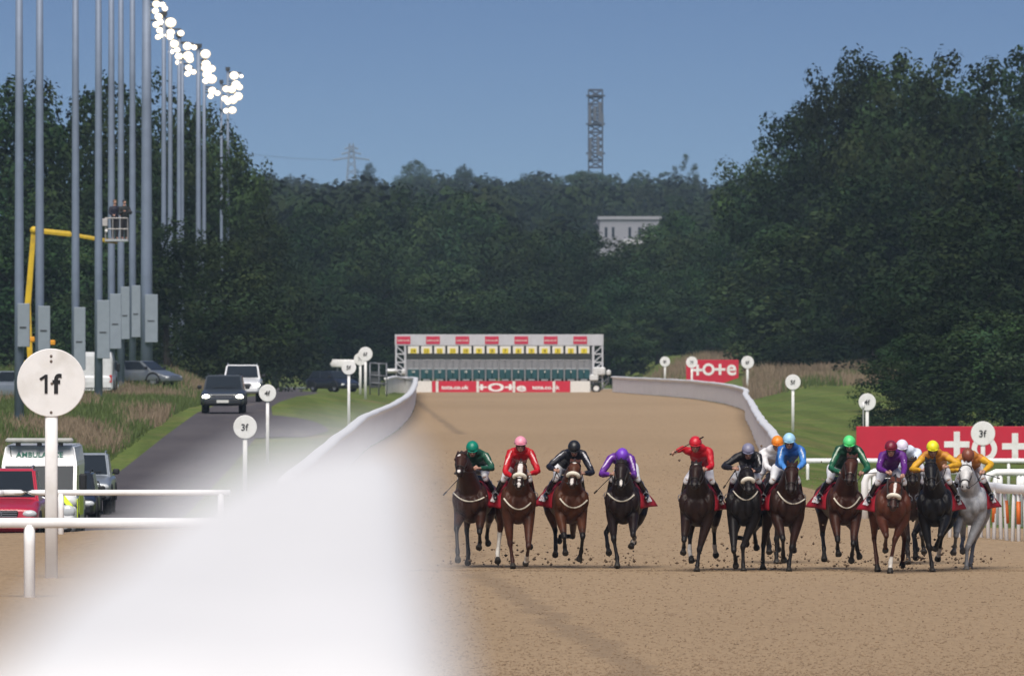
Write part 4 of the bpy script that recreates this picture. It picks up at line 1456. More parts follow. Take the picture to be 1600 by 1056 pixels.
    if kind == 'pickup':
        MB().box((0, L / 2 - .95, belt + .03), (W * .92, 1.5, .06), bev=.02).build('load_bed_cover', TRIM, root)
    if kind in ('suv', 'pickup'):
        b = MB()
        for sx in (-1, 1):
            b.tube([(sx * (hw - inn - .06), cy0 + rake + .1, zt + .0), (sx * (hw - inn - .06), cy0 + rake + .2, zt + .06), (sx * (hw - inn - .06), cy1 - rr - .25, zt + .06), (sx * (hw - inn - .06), cy1 - rr - .12, zt)], .022, 6)
        b.build('roof_bars', TRIM if kind == 'suv' else STEEL, root)
    if kind == 'van':
        MB().box((0, L / 2 + .005, Hh * .55), (W * .90, .02, Hh * .68)).build('rear_doors', paint_, root)
        for sx in (-1, 1):
            MB().box((sx * (hw - .12), L / 2 + .02, Hh * .40), (.13, .05, .38), bev=.02).build('tail_lamp', mat('tail_lamp_red', (.55, .01, .01), .3), root)
    return root
def car_paint(name, col, m=.0): return mat(name, col, .28, metal=m, var=.05, scale=2, coat=.6, dirt=tuple(c * .6 + .04 for c in col), dscale=2.5)
RED = car_paint('red_car_paint', (.42, .015, .04))
WHT = car_paint('white_car_paint', (.74, .76, .78))
SIL = car_paint('silver_car_paint', (.34, .38, .42), .5)
DRK = car_paint('dark_grey_car_paint', (.045, .055, .062), .3)
BLK = car_paint('black_car_paint', (.014, .016, .02), .2)
def ground_at(px, d): return (X(px, d), d, H(X(px, d), d))
vehicle('red pickup cut by the left edge beside the nearest rail', 'pickup truck', 'pickup_truck', ground_at(4, 258), 0, 5.2, 1.86, 1.88, 'pickup', RED, emblem=True)
amb = vehicle('white high roofed ambulance with green lettering and light bar', 'ambulance', 'ambulance', ground_at(66, 297), 0, 6.0, 2.05, 2.62, 'van', WHT, lit='low', skirt_=TRIM)
moved(text_mb('AMBULANCE', .15, .012, .02, width=1.22), (0, -3.0 + .75 - .08 + .60, 2.33), Matrix.Rotation(-.45, 3, 'X')).build('lettering', mat('green_lettering', (.01, .17, .12), .5), amb)
lb = MB().box((0, -1.75, 2.70), (1.75, .42, .12), bev=.04).build('light_bar', mat('light_bar_lens', (.42, .42, .40), .25, var=.1), amb)
for fx in (-.55, 0, .55):
    MB().box((fx, -1.75, 2.60), (.12, .3, .1)).build('light_bar_foot', TRIM, lb)
HIV = mat('fluorescent_yellow', (.62, .78, .05), .5)
for sx in (-1, 1):
    MB().box((sx * 1.018, -2.35, .95), (.02, .55, .5)).box((sx * 1.028, -.2, 1.0), (.02, 2.6, .5)).build('hi_vis_panel', HIV, amb)
    MB().tube([(sx * .93, -2.86, .86), (sx * .84, -2.92, 1.02), (sx * .62, -2.52, 1.27), (sx * .50, -2.40, 1.32)], [(.05, .012), (.07, .012), (.07, .012), (.03, .012)], 8).build('hi_vis_chevron', HIV, amb)
MB().tube([(-.72, -2.0, 2.28), (-.75, -2.1, 2.55)], .012, 6).build('aerial', TRIM, amb)
vehicle('dark car mostly hidden between the ambulance and the silver pickup', 'car', 'parked_car', ground_at(105, 321), 0, 4.3, 1.78, 1.55, 'suv', BLK, lit='low')
vehicle('silver pickup with black nudge bar behind the ambulance', 'pickup truck', 'pickup_truck', ground_at(128, 340), 0, 5.1, 1.9, 1.85, 'pickup', SIL, lit='low', bull=True, skirt_=TRIM)
vehicle('dark grey car with lit headlights driving down the road', 'car', 'estate_car', ground_at(350, 494), 0, 4.6, 1.86, 1.68, 'suv', DRK, lit='head', skirt_=TRIM)
vehicle('white pickup with lit headlights following the dark grey car', 'pickup truck', 'pickup_truck', ground_at(379, 545), 0, 5.2, 1.85, 1.82, 'pickup', WHT, lit='head', skirt_=WHT)
vehicle('dark car parked on the grass left of the starting stalls', 'car', 'parked_car', ground_at(521, 765), math.radians(38), 4.1, 1.74, 1.46, 'hatch', BLK, plate=False)
wv = vehicle('white van with red tail lamp parked in the tall grass behind the masts', 'van', 'parked_van', ground_at(149, 571), math.radians(180), 5.0, 1.95, 2.3, 'van', WHT, plate=False)
vehicle('silver car half hidden by brown grass right of the thickest mast', 'car', 'parked_car', ground_at(218, 592), math.radians(62), 4.3, 1.76, 1.38, 'hatch', car_paint('dull_silver_car_paint', (.16, .18, .20), .3), plate=False)
vehicle('silver car at the left edge behind the leftmost mast', 'car', 'parked_car', ground_at(2, 545), math.radians(-60), 4.3, 1.76, 1.52, 'hatch', SIL, plate=False)

# ================================================================== boom lift
def boom():
    d = 565.0
    s = d / F
    x0 = X(60, d)
    zb = H(x0, d)
    YEL = mat('yellow_boom_paint', (.62, .42, .02), .5, var=.12, scale=1.5, dirt=(.25, .17, .05), dscale=2)
    root = empty('boom_lift', (x0, d, zb), 'yellow cranked boom lift holding a work basket among the masts', 'boom lift')
    g = lambda px, py, y=0: ((px - 60) * s, y, CAMZ - (py - HOR) * s - zb)
    MB().box((0, 0, .75), (2.2, 3.6, .75), bev=.1).build('chassis', YEL, root)
    MB().box((-.2, 0, 1.5), (1.8, 2.6, .8), bev=.15).build('turntable', YEL, root)
    for sx in (-1, 1):
        for y in (-1.3, 1.3):
            MB().tube([(sx * 1.05, y, .4), (sx * 1.4, y, .4)], .42, 16).build('wheel', TYRE, root)
    MB().tube([g(47, 560), g(43, 476), ], [(.14, .14), (.18, .16)], 8, power=.5).build('riser', YEL, root)
    MB().tube([g(43, 482), g(53, 358)], [(.17, .15), (.13, .12)], 8, power=.5).build('lower_boom', YEL, root)
    MB().tube([g(53, 360, -.05), g(110, 366, -.05)], .14, 8, power=.5).tube([g(108, 366, -.05), g(166, 376, -.05)], .10, 8, power=.5).build('upper_boom', YEL, root)
    MB().ball(g(53, 360, -.05), .2, 10, 8).build('elbow_joint', YEL, root)
    MB().tube([g(166, 376, -.05), g(184, 378, -.05)], .11, 8).build('jib', mat('jib_ochre', (.40, .23, .03), .6), root)
    for px, py in ((51, 530), (83, 535)):
        MB().box(g(px, py, -1.0), (.3, .2, .25), bev=.04).build('beacon', mat('orange_beacon', (.75, .33, .02), .4), root)
    bk = MB()
    x1, x2, zt, zb_ = (165 - 60) * s, (200 - 60) * s, g(0, 341)[2], g(0, 375)[2]
    zm = (zt + zb_) / 2
    for y in (-.45, .45):
        for z in (zt, zm):
            bk.tube([(x1, y, z), (x2, y, z)], .03, 6)
        for k in range(4):
            xx = x1 + (x2 - x1) * k / 3
            bk.tube([(xx, y, zb_), (xx, y, zt)], .026, 6)
    for xx in (x1, x2):
        for z in (zt, zm):
            bk.tube([(xx, -.45, z), (xx, .45, z)], .03, 6)
    bk.build('basket', mat('basket_grey', (.34, .33, .33), .5, metal=.3), root)
    MB().box(((x1 + x2) / 2, 0, zb_ - .03), (x2 - x1 + .05, .95, .12), bev=.02).build('basket_floor', mat('basket_floor_grey', (.36, .40, .43), .5), root)
    MB().box((x1 - .05, -.5, (zt + zm) / 2 + .05), (.34, .16, .38), bev=.03).build('control_panel', mat('pale_panel', (.45, .43, .43), .5), root)
    MB().ball((x1 + .05, -.52, zm - .1), .075, 10, 8).build('work_lamp', mat('white_lamp', (.9, .9, .88), .3), root)
    return root, Vector((x0 + (x1 + x2) / 2, d, zb + zb_ + .035))
lift, bfloor = boom()
# ================================================================== horses and riders
ZS = 4.4                                      # the enlargements the poses were measured in
ORG = {'A': (690, 660), 'B': (1030, 660), 'C': (1260, 660)}
COATM = mat('horse_coat', (.1, .05, .03), .42, attr='col', var=.28, scale=9, spec=.20, bump=.35)
SKINM = mat('skin', (.45, .25, .18), .55, attr='col', var=.06, scale=8)
MANE = mat('dark_mane', (.010, .008, .008), .6, var=.3, scale=20)
FLEECE = mat('sheepskin', (.72, .68, .58), .95, var=.12, scale=40, bump=.6)
GIRTH = mat('pale_strap', (.62, .58, .48), .7, var=.08)
CLOTH = mat('red_saddle_cloth', (.36, .008, .022), .7, var=.14, scale=6)
BOOT = mat('black_boot', (.010, .010, .012), .25, spec=.6)
BREECH = mat('white_breeches', (.74, .74, .77), .7, var=.06, scale=9)
GOG = mat('goggle_lens', (.01, .01, .012), .1, spec=.9)
def nrm(v):
    v = Vector(v); v.normalize(); return v
def segdist(Pv, a, b):
    a, b = np.array(a), np.array(b)
    ab = b - a
    t = np.clip(((Pv - a) @ ab) / max(1e-9, ab @ ab), 0, 1)
    return np.linalg.norm(Pv - (a + t[:, None] * ab), axis=1), t

# depth of (knee/hock, fetlock, hoof) by phase of the stride, forward is -Y
FRONT = {'stance': (-.66, -.70, -.76), 'fold': (-.98, -.70, -.62), 'tuck': (-.98, -.58, -.66), 'reach': (-.98, -1.22, -1.34), 'back': (-.50, -.30, -.22)}
HIND = {'stance': (.72, .50, .40), 'trail': (1.12, 1.30, 1.42), 'swing': (.52, .12, .00), 'fold': (.95, .80, .92)}

def horse(S):
    img, cx, gz = S['img'], S['cx'], S['gz']
    ox, oy = ORG[img]
    py = oy + gz / ZS
    d = CAMZ * F / (py - HOR)
    k = d / F / ZS                                # metres per enlargement pixel
    L = lambda zx, zy: ((zx - cx) * k, (gz - zy) * k)
    wx = (ox + cx / ZS - 800) * d / F
    yaw = math.radians(S.get('yaw', 0))
    cs, sn = math.cos(yaw), math.sin(yaw)
    def R(x, y, z):
        Y = y + .6
        return Vector((x * cs + Y * sn, Y * cs - x * sn - .6, z))
    m = MB()
    # trunk
    T = [(-.84, 1.20, .06, .10), (-.78, 1.20, .14, .21), (-.68, 1.19, .215, .31), (-.50, 1.19, .25, .385), (-.25, 1.21, .27, .395), (.05, 1.22, .305, .36), (.35, 1.25, .30, .33), (.60, 1.31, .275, .30),
         (.82, 1.34, .265, .285), (1.0, 1.33, .21, .24), (1.12, 1.29, .10, .14)]
    m.tube([R(0, y, z) for y, z, a, b in T], [(a, b) for y, z, a, b in T], 18, sub=3, side=(cs, -sn, 0))
    for sx in (-1, 1):
        m.ball(R(sx * .115, -.77, 1.17), (.095, .11, .17), 14, 10)            # breast muscles either side of the groove
        m.ball(R(sx * .225, -.66, 1.25), (.10, .12, .19), 12, 10)            # point of the shoulder
        m.ball(R(sx * .215, -.40, 1.26), (.10, .20, .26), 12, 10)
        m.ball(R(sx * .17, .78, 1.26), (.16, .26, .27), 12, 10)
    # head and neck
    px_, pz_ = L(*S['poll'])
    mx_, mz_ = L(*S['muz'])
    HL = .60
    poll = Vector((px_, -1.16, pz_ - .02))
    dx, dz = mx_ - px_, mz_ - pz_
    dy = math.sqrt(max(.10 ** 2, HL ** 2 - dx * dx - dz * dz))
    muz = Vector((mx_, -1.16 - dy, mz_))
    n0 = R(0, -.46, 1.34)
    N = [(R(0, -.30, 1.36), (.23, .26)), (n0, (.245, .30)), (n0.lerp(poll, .25) + Vector((0, 0, .01)), (.21, .27)), (n0.lerp(poll, .5) + Vector((0, 0, .02)), (.165, .225)), (n0.lerp(poll, .78) + Vector((0, .0, .01)), (.125, .17)), (poll + Vector((0, .02, -.04)), (.092, .115))]
    m.tube([p for p, r in N], [r for p, r in N], 16, sub=3)
    ax = nrm(muz - poll)
    sd = Vector((1, 0, 0)); sd = nrm(sd - ax * sd.dot(ax))
    turn = S.get('turn', 0)
    if turn: sd = Matrix.Rotation(math.radians(turn), 3, ax) @ sd
    fr = nrm(ax.cross(sd)); fr = -fr if fr.y > 0 else fr                # out of the face, towards the lens
    at = lambda u, l=0, w=0: poll + ax * (u * HL) + sd * l + fr * w
    Hd = [(-.10, .05, .06, -.03), (.0, .092, .095, -.02), (.16, .112, .125, -.02), (.30, .118, .145, -.025), (.45, .098, .135, -.02), (.62, .072, .100, -.005), (.78, .066, .082, .0), (.90, .074, .080, .0), (.98, .062, .066, -.005), (1.03, .035, .04, -.01)]
    m.tube([at(u, 0, w) for u, a, b, w in Hd], [(a, b) for u, a, b, w in Hd], 14, sub=3, side=tuple(sd))
    for sx in (-1, 1):
        m.ball(at(.33, sx * .075, -.075), (.05, .085, .10), 10, 8)            # cheek
        m.ball(at(.27, sx * .100, .045), .030, 8, 6)                          # brow over the eye
        m.ball(at(.93, sx * .042, .045), .028, 8, 6)                          # nostril rim
        back = S.get('ears', .25)
        e0 = at(-.02, sx * .062, .0)
        tip = e0 - ax * .155 + sd * sx * .03 - fr * back * .12
        m.tube([e0 + ax * .03, e0.lerp(tip, .4), e0.lerp(tip, .75), tip], [(.034, .028), (.038, .024), (.026, .018), .008], 8)
    # legs, each joint where the photo shows it
    legs = []
    for name in ('FR', 'FL', 'HR', 'HL'):
        if name not in S: continue
        q = S[name]
        ph, pts, sock = q[0], q[1], (q[2] if len(q) > 2 else 0)
        sx = -1 if name[1] == 'R' else 1
        if name[0] == 'F':
            ys = FRONT[ph]
            up = [R(sx * .19, -.56, 1.18), R(sx * .195, -.54, .98)]
            rr = [(.135, .18), (.115, .14)]
            ra, rk, rc, rf = (.080, .095), (.058, .064), (.035, .041), (.047, .050)
        else:
            ys = HIND[ph]
            up = [R(sx * .19, .72, 1.22), R(sx * .21, .46, 1.0)]
            rr = [(.145, .24), (.115, .17)]
            ra, rk, rc, rf = (.070, .10), (.052, .066), (.038, .046), (.047, .050)
        (kx, kz), (fx, fz), (hx, hz) = [L(*p) for p in pts]
        yk = Vector((0, ys[0], 0)).y
        K, Fk, Hf = Vector((kx, ys[0], kz)), Vector((fx, ys[1], fz)), Vector((hx, ys[2], hz))
        if name[0] == 'H':                       # carry the hind joints round with the quarters
            K.y, Fk.y, Hf.y = [y * cs for y in ys]
        mid = up[1].lerp(K, .55)
        m.tube(up + [mid, K + (up[1] - K) * .12, K, K.lerp(Fk, .22), K.lerp(Fk, .7), Fk, Fk.lerp(Hf, .45)],
               rr + [ra, (rk[0] * .95, rk[1] * .95), rk, rc, rc, rf, (.036, .038)], 12, sub=2)
        dv = nrm(Hf - Fk)
        fwd = nrm(Vector((0, -.35, -1)) if hz < .12 else dv)
        toe = Hf + (Vector((0, -.03, 0)) if hz < .12 else dv * .03)
        h0 = Fk.lerp(Hf, .45)
        h1 = Hf + dv * .0
        m.tube([h0, h0.lerp(h1, .55), h1, h1 + dv * .045], [(.040, .042), (.050, .052), (.064, .068), (.066, .072)], 12)
        legs.append((name, up[1], K, Fk, Hf, h0, sock))
    me = grown(m, .019, 4, 'racehorse')
    V = coords(me)
    # coat
    c0 = np.array(S['coat']) * (1.4 if S.get('grey') else 1.05 if S['coat'][0] > .035 else .9)
    grey = S.get('grey', False)
    C = np.tile(c0, (len(V), 1))
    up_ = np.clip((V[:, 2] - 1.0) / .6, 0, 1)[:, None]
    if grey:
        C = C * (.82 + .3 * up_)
        g = np.random.default_rng(3)
        nz = np.sin(V[:, 0] * 31 + np.sin(V[:, 1] * 27) * 2) * np.sin(V[:, 2] * 29 + np.sin(V[:, 0] * 23) * 2)
        C = C * (1 + .10 * nz[:, None])
    pt_ = np.array(S.get('points', (.012, .010, .010)))
    for name, E, K, Fk, Hf, h0, sock in legs:
        d1, t1 = segdist(V, E.lerp(K, .55), K)
        d2, t2 = segdist(V, K, Fk)
        d3, t3 = segdist(V, Fk, h0)
        d4, t4 = segdist(V, h0, Hf)
        low = V[:, 2] < 1.0
        C[(d1 < .11) & low & (t1 > .45)] = c0 * .6 + pt_ * .4
        C[(d2 < .085) & low] = pt_
        C[(d3 < .085) & low] = pt_
        if sock:
            wh = np.array((.60, .57, .52))
            C[(d3 < .080) & low] = wh
            if sock > 1: C[(d2 < .075) & low & (t2 > 1 - (sock - 1))] = wh
        C[(d4 < .085) & (d4 < d3) & low & (t4 > .35)] = np.array((.030, .026, .022)) if not grey else np.array((.12, .11, .10))
    rel = V - np.array(poll)
    u = rel @ np.array(ax) / HL
    l_ = rel @ np.array(sd)
    w_ = rel @ np.array(fr)
    ish = (u > -.15) & (u < 1.1) & (abs(l_) < .15) & (abs(w_) < .2) & (V[:, 1] < -1.1)
    if not grey:
        C[ish & (u > .72)] = C[ish & (u > .72)] * .35 + np.array((.008, .007, .007))
    else:
        C[ish] = np.array((.58, .58, .58))
        C[ish & (u > .86)] = np.array((.30, .29, .29))
    for u0, u1, hw, l0 in S.get('blaze', ()):
        ell = ((u - (u0 + u1) / 2) / ((u1 - u0) / 2)) ** 2
        C[ish & (w_ > .02) & (ell < 1) & (abs(l_ - l0) < hw * np.sqrt(np.clip(1.15 - ell, 0, 1)))] = np.array((.62, .58, .55))
    for sx in (-1, 1):
        de = np.linalg.norm(V - np.array(at(.285, sx * .118, .035)), axis=1)
        C[de < .024] = (.004, .003, .003)
        de = np.linalg.norm(V - np.array(at(.96, sx * .045, .060)), axis=1)
        C[de < .022] = (.004, .003, .003)
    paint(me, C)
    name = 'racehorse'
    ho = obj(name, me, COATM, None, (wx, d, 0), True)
    tag(ho, S['label'], 'horse', 'racehorses galloping towards the camera')
    bvh = BVHTree.FromPolygons([v.co for v in me.vertices], [p.vertices for p in me.polygons])
    # mane and tail
    mn = MB()
    mcol = MANE if not grey else mat('grey_mane', (.30, .30, .31), .7, var=.2, scale=20)
    crest = []
    for t in np.linspace(.15, 1.0, 8):
        p = n0.lerp(poll, t)
        h = bvh.ray_cast(Vector((p.x, p.y + .10, p.z + .6)), Vector((0, 0, -1)))[0]
        crest.append((h or p) + Vector((0, 0, .0)))
    crest.append(at(.06, 0, .085))
    mn.tube(crest, [(.022, .045)] * 7 + [(.024, .04), (.012, .02)], 8, sub=2)
    mn.build('mane', mcol, ho, smooth=True)
    t0 = R(0, 1.08, 1.42)
    sw = S.get('tail', .0)
    MB().tube([t0, R(.02, 1.25, 1.42), R(sw * .5, 1.48, 1.25), R(sw, 1.62, .95), R(sw * 1.2, 1.68, .75)], [.04, .06, .09, .075, .02], 9, sub=3).build('tail', mcol, ho, smooth=True)
    # bridle
    def ring(u, a, b, w0, n=20, r=.011, th=None):
        b_ = MB()
        pts = [at(u, a * math.cos(q * 6.2832 / n), w0 + b * math.sin(q * 6.2832 / n)) for q in range(n + 1)]
        b_.tube(pts, r, 6, side=tuple(ax))
        return b_
    br = ring(.70, .076, .096, -.002)
    br2 = ring(.10, .110, .118, -.02)
    br.v, br.f, br.mi
    o_ = len(br.v); br.v += br2.v; br.f += [tuple(i + o_ for i in f) for f in br2.f]; br.mi += br2.mi
    for sx in (-1, 1):
        br.tube([at(.10, sx * .108, -.03), at(.4, sx * .112, -.015), at(.70, sx * .076, .0), at(.86, sx * .078, .0)], .010, 6)
        br.ball(at(.86, sx * .082, .0), .026, 8, 6)
    br.build('bridle', LEATHER if not grey else mat('dark_bridle', (.03, .03, .035), .5), ho, smooth=True)
    if S.get('fleece'):
        f_ = MB()
        pts = [at(.57, .088 * math.cos(-.25 + q * 3.64 / 16), .012 + .082 * math.sin(-.25 + q * 3.64 / 16)) for q in range(17)]
        f_.tube(pts, [(.02, .03)] + [(.040, .050)] * 15 + [(.02, .03)], 10, side=tuple(ax))
        f_.build('sheepskin_noseband', FLEECE, ho, smooth=True)
    # breast girth laid on the chest
    if S.get('strap'):
        (ax0, az0), (ax1, az1), (ax2, az2) = [L(*p) for p in S['strap']]
        pts = []
        for q in range(15):
            t = q / 14
            x = (1 - t) ** 2 * ax0 + 2 * t * (1 - t) * (2 * ax1 - (ax0 + ax2) / 2) + t * t * ax2
            z = (1 - t) ** 2 * az0 + 2 * t * (1 - t) * (2 * az1 - (az0 + az2) / 2) + t * t * az2
            h = bvh.ray_cast(Vector((x, -1.02, z)), Vector((0, 1, 0)))[0]
            if h: pts.append(h + Vector((0, -.012, 0)))
        if len(pts) > 4:
            MB().tube(pts, (.016, .012), 8).build('breast_girth', GIRTH, ho, smooth=True)
    # saddle cloth and saddle
    cl = MB()
    ny, nz_ = 7, 11
    fl = S.get('flare', (1, 1))
    G = []
    for i in range(ny + 1):
        y = -.18 + .72 * i / ny
        row = []
        for side_ in (-1, 1):
            f_ = fl[0 if side_ < 0 else 1]
            col = []
            for j in range(nz_ + 1):
                t = j / nz_
                z = 1.60 - .50 * t
                xo = .05 + .30 * min(1, t * 2.2) ** .7
                o3 = R(side_ * .9, y, min(z, 1.52))
                h = bvh.ray_cast(o3, R(-side_, 0, 0) - R(0, 0, 0))[0]
                base = abs((R(0, y, 0) - h).length) if h else .3
                xl = min(xo, (Vector((h.x, h.y, 0)) - Vector((R(0, y, 0).x, R(0, y, 0).y, 0))).length if h else .3)
                lift = .016 + f_ * (.02 + .17 * (i / ny) ** 1.3) * max(0, t - .25) + .012 * math.sin(i * 1.9 + j * .5)
                z2 = z + (.02 if t < .1 else 0) + .03 * f_ * t * (i / ny)
                col.append(R(side_ * (xl + lift), y, z2))
            row.append(col)
        G.append(row)
    for si in (0, 1):
        o_ = len(cl.v)
        for row in G:
            for p in row[si]: cl.v.append(tuple(p))
        for i in range(ny):
            for j in range(nz_):
                a = o_ + i * (nz_ + 1) + j
                q = (a, a + 1, a + nz_ + 2, a + nz_ + 1)
                cl.f.append(q if si else q[::-1])
    o_ = len(cl.v)                                  # bridge over the back
    for row in G:
        cl.v += [tuple(row[0][0]), tuple(row[1][0])]
    for i in range(ny):
        cl.f.append((o_ + 2 * i, o_ + 2 * i + 1, o_ + 2 * i + 3, o_ + 2 * i + 2))
    cl.mi = [0] * len(cl.f)
    so = cl.build('saddle_cloth', CLOTH, ho, smooth=True)
    md = so.modifiers.new('thick', 'SOLIDIFY'); md.thickness = .012
    for si, sg in ((0, -1), (1, 1)):                # lettering lies on the cloth
        a, b_, c_ = G[2][si][8], G[6][si][8], G[4][si][5]
        xa = nrm(b_ - a) * (1 if sg > 0 else -1)
        na = nrm((c_ - a).cross(b_ - a));
        if na.x * sg < 0: na = -na
        za = nrm(na.cross(xa)); za = za if za.z > 0 else -za
        M3 = Matrix((xa, -na, za)).transposed()
        t = text_mb('tote', .15, .008, .03, width=.40)
        moved(t, (G[4][si][7] + G[4][si][8]) / 2 + na * .016, M3).build('lettering', WHITE, so)
    sdl = MB().tube([R(0, -.22, 1.66), R(0, -.05, 1.63), R(0, .15, 1.62), R(0, .30, 1.68)], [(.07, .03), (.13, .03), (.15, .03), (.12, .03)], 10, sub=2)
    sdl.build('saddle', LEATHER, ho, smooth=True)
    return dict(o=ho, L=L, R=R, d=d, wx=wx, at=at, k=k)

def arrow(a, b, t): return a + (b - a) * t

def rider(S, Hn):
    J = S['rider']
    L, R, at = Hn['L'], Hn['R'], Hn['at']
    hx, hz = L(*J['cap'])
    tilt = J.get('tilt', 0)
    down = J.get('down', 0.25)
    yh = J.get('yh', -.62)
    head = Vector((hx, yh, hz - .015))
    pel = R(J.get('px', 0), .16, 1.84)
    scx, scz = (L(*J['sh']) if 'sh' in J else (hx * .75 + pel.x * .25, hz - .20))
    chest = Vector((scx, yh + .29, scz + .045))
    SK, JK, BR = MB(), MB(), MB()
    base = np.array((.42, .235, .17))
    # head, face and neck (skin)
    hr = Matrix.Rotation(math.radians(down * 60), 3, 'X') @ Matrix.Rotation(math.radians(tilt), 3, 'Y')
    hp = lambda x, y, z: head + hr @ Vector((x, y, z))
    SK.ball(hp(0, .005, .0), (.076, .095, .10), 14, 10, rot=hr)
    SK.tube([hp(0, -.02, -.03), hp(0, -.045, -.09), hp(0, -.062, -.135)], [(.066, .075), (.058, .06), (.032, .03)], 12, sub=2)
    SK.tube([hp(0, -.088, -.02), hp(0, -.118, -.068), hp(0, -.098, -.078)], [.012, .017, .010], 8)
    SK.ball(hp(0, -.094, -.105), (.026, .012, .010), 8, 6, rot=hr)
    for sx in (-1, 1):
        SK.ball(hp(sx * .078, .01, -.03), (.012, .022, .034), 8, 6, rot=hr)
    SK.tube([hp(0, .02, -.06), chest + Vector((0, .02, .06)), chest], [.055, .062, .07], 10)
    # trunk: thin body inside, silks outside
    back = [pel, pel.lerp(chest, .45) + Vector((0, .02, .07)), chest, chest + Vector((0, -.05, .05))]
    SK.tube(back, [(.13, .10), (.13, .10), (.15, .10), (.07, .07)], 12, sub=2)
    JK.tube([pel.lerp(chest, .10)] + back[1:3] + [chest + Vector((0, -.05, .06)), hp(0, .03, -.10)], [(.155, .12), (.185, .145), (.19, .135), (.13, .10), (.060, .06)], 16, sub=2)
    joints = {}
    for side_, sx in (('R', -1), ('L', 1)):
        sh = chest + Vector((sx * .185, -.02, .0))
        e = J.get('e' + side_); h = J.get('h' + side_)
        if e is None:
            ex, ez = sh.x + sx * .12, sh.z - .25
        else:
            ex, ez = L(*e)
        if h is None:
            hx_, hz_ = Hn['R'](sx * .11, -.8, 0).x, max(1.60, ez - .02)
        else:
            hx_, hz_ = L(*h)
        ye = J.get('y' + side_, -.50)
        E = Vector((ex, ye, ez))
        Hh = Vector((hx_, J.get('yh' + side_, -.86), hz_))
        wr = E.lerp(Hh, .88)
        SK.tube([sh, E, wr, Hh], [.042, .036, .026, .026], 10)
        JK.tube([chest + Vector((sx * .09, 0, .01)), sh, sh.lerp(E, .5), E, E.lerp(Hh, .5), E.lerp(Hh, .84)], [(.09, .10), (.080, .085), (.066, .066), (.058, .058), (.050, .050), (.034, .034)], 12, sub=2)
        # hand: palm, thumb and four fingers curled round the rein
        dv = nrm(Hh - E)
        inw = Vector((-sx, 0, 0)); inw = nrm(inw - dv * inw.dot(dv))
        dn = nrm(dv.cross(inw)); dn = -dn if dn.z > 0 else dn
        SK.tube([wr, Hh, Hh + dv * .055], [(.024, .030), (.022, .042), (.020, .042)], 10, side=tuple(dn))
        for q in range(4):
            b0 = Hh + dv * .05 + dn * (-.030 + .021 * q)
            ln = (.036, .042, .039, .030)[q]
            SK.tube([b0, b0 + dv * ln * .8 + inw * .006, b0 + dv * ln * .9 + inw * .034, b0 + dv * .012 + inw * .046], [.011, .0105, .010, .008], 7)
        t0 = Hh + dv * .008 - dn * .036
        SK.tube([t0, t0 + dv * .026 - dn * .018 + inw * .016, t0 + dv * .048 - dn * .006 + inw * .034], [.013, .012, .009], 7)
        joints[side_] = (sh, E, Hh)
    # legs folded on the short irons
    lg = []
    for side_, sx in (('R', -1), ('L', 1)):
        kn = R(sx * .225, -.26, 1.67); an = R(sx * .355, .13, 1.36); to = R(sx * .375, -.06, 1.29)
        hp_ = pel + (R(sx * .10, 0, 0) - R(0, 0, 0))
        SK.tube([pel, hp_, kn, an], [.09, .085, .052, .034], 10)
        SK.tube([an, an + Vector((0, 0, -.03)), to], [.034, .034, .026], 8)
        BR.tube([pel.lerp(hp_, .2), hp_, hp_.lerp(kn, .5), kn, kn.lerp(an, .18)], [(.12, .13), (.115, .125), (.085, .095), (.062, .064), (.055, .056)], 12, sub=2)
        lg.append((sx, kn, an, to))
    BR.tube([pel + Vector((0, .06, -.02)), pel.lerp(chest, .25)], [(.16, .13), (.155, .12)], 12)
    me = grown(SK, .0115, 3, 'person')
    V = coords(me)
    C = np.tile(base, (len(V), 1))
    for sx in (-1, 1):                               # eyes and mouth
        C[np.linalg.norm(V - np.array(hp(sx * .033, -.088, -.012)), axis=1) < .014] = (.03, .02, .02)
    C[np.linalg.norm(V - np.array(hp(0, -.104, -.105)), axis=1) < .016] = (.25, .10, .09)
    paint(me, C)
    po = obj('person', me, SKINM, None, Hn['o'].location, True)
    tag(po, J['label'], 'jockey', 'jockeys riding towards the camera')
    me = grown(JK, .015, 4, 'jacket')
    V = coords(me)
    jc = np.array(J['silk'])
    C = np.tile(jc, (len(V), 1))
    if 'sleeve' in J:
        for side_ in 'RL':
            sh, E, Hh = joints[side_]
            d1, t1 = segdist(V, sh.lerp(E, .25), E); d2, t2 = segdist(V, E, Hh)
            C[(d1 < .075) | (d2 < .075)] = J['sleeve']
    if 'seam' in J:
        for side_, sx in (('R', -1), ('L', 1)):
            sh, E, Hh = joints[side_]
            up = Vector((sx * .03, -.05, .07))
            d1, t1 = segdist(V, sh + up + Vector((-sx * .06, -.02, .01)), sh.lerp(E, .75) + up * .8)
            C[d1 < .017] = J['seam']
    paint(me, C)
    g = np.random.default_rng(int(hx * 1000) % 97)
    V2 = V + (np.sin(V * 47 + 3)[:, [1, 2, 0]] * np.sin(V * 31)[:, [2, 0, 1]]) * .0055      # folds in the silk
    me.vertices.foreach_set('co', V2.astype(np.float32).ravel())
    obj('jacket', me, mat('racing_silk', (.3, .3, .3), .5, attr='col', var=.14, scale=10, spec=.3), po, smooth=True)
    obj('breeches', grown(BR, .016, 4, 'breeches'), BREECH if not J.get('dark') else mat('dark_breeches', (.02, .02, .03), .6), po, smooth=True)
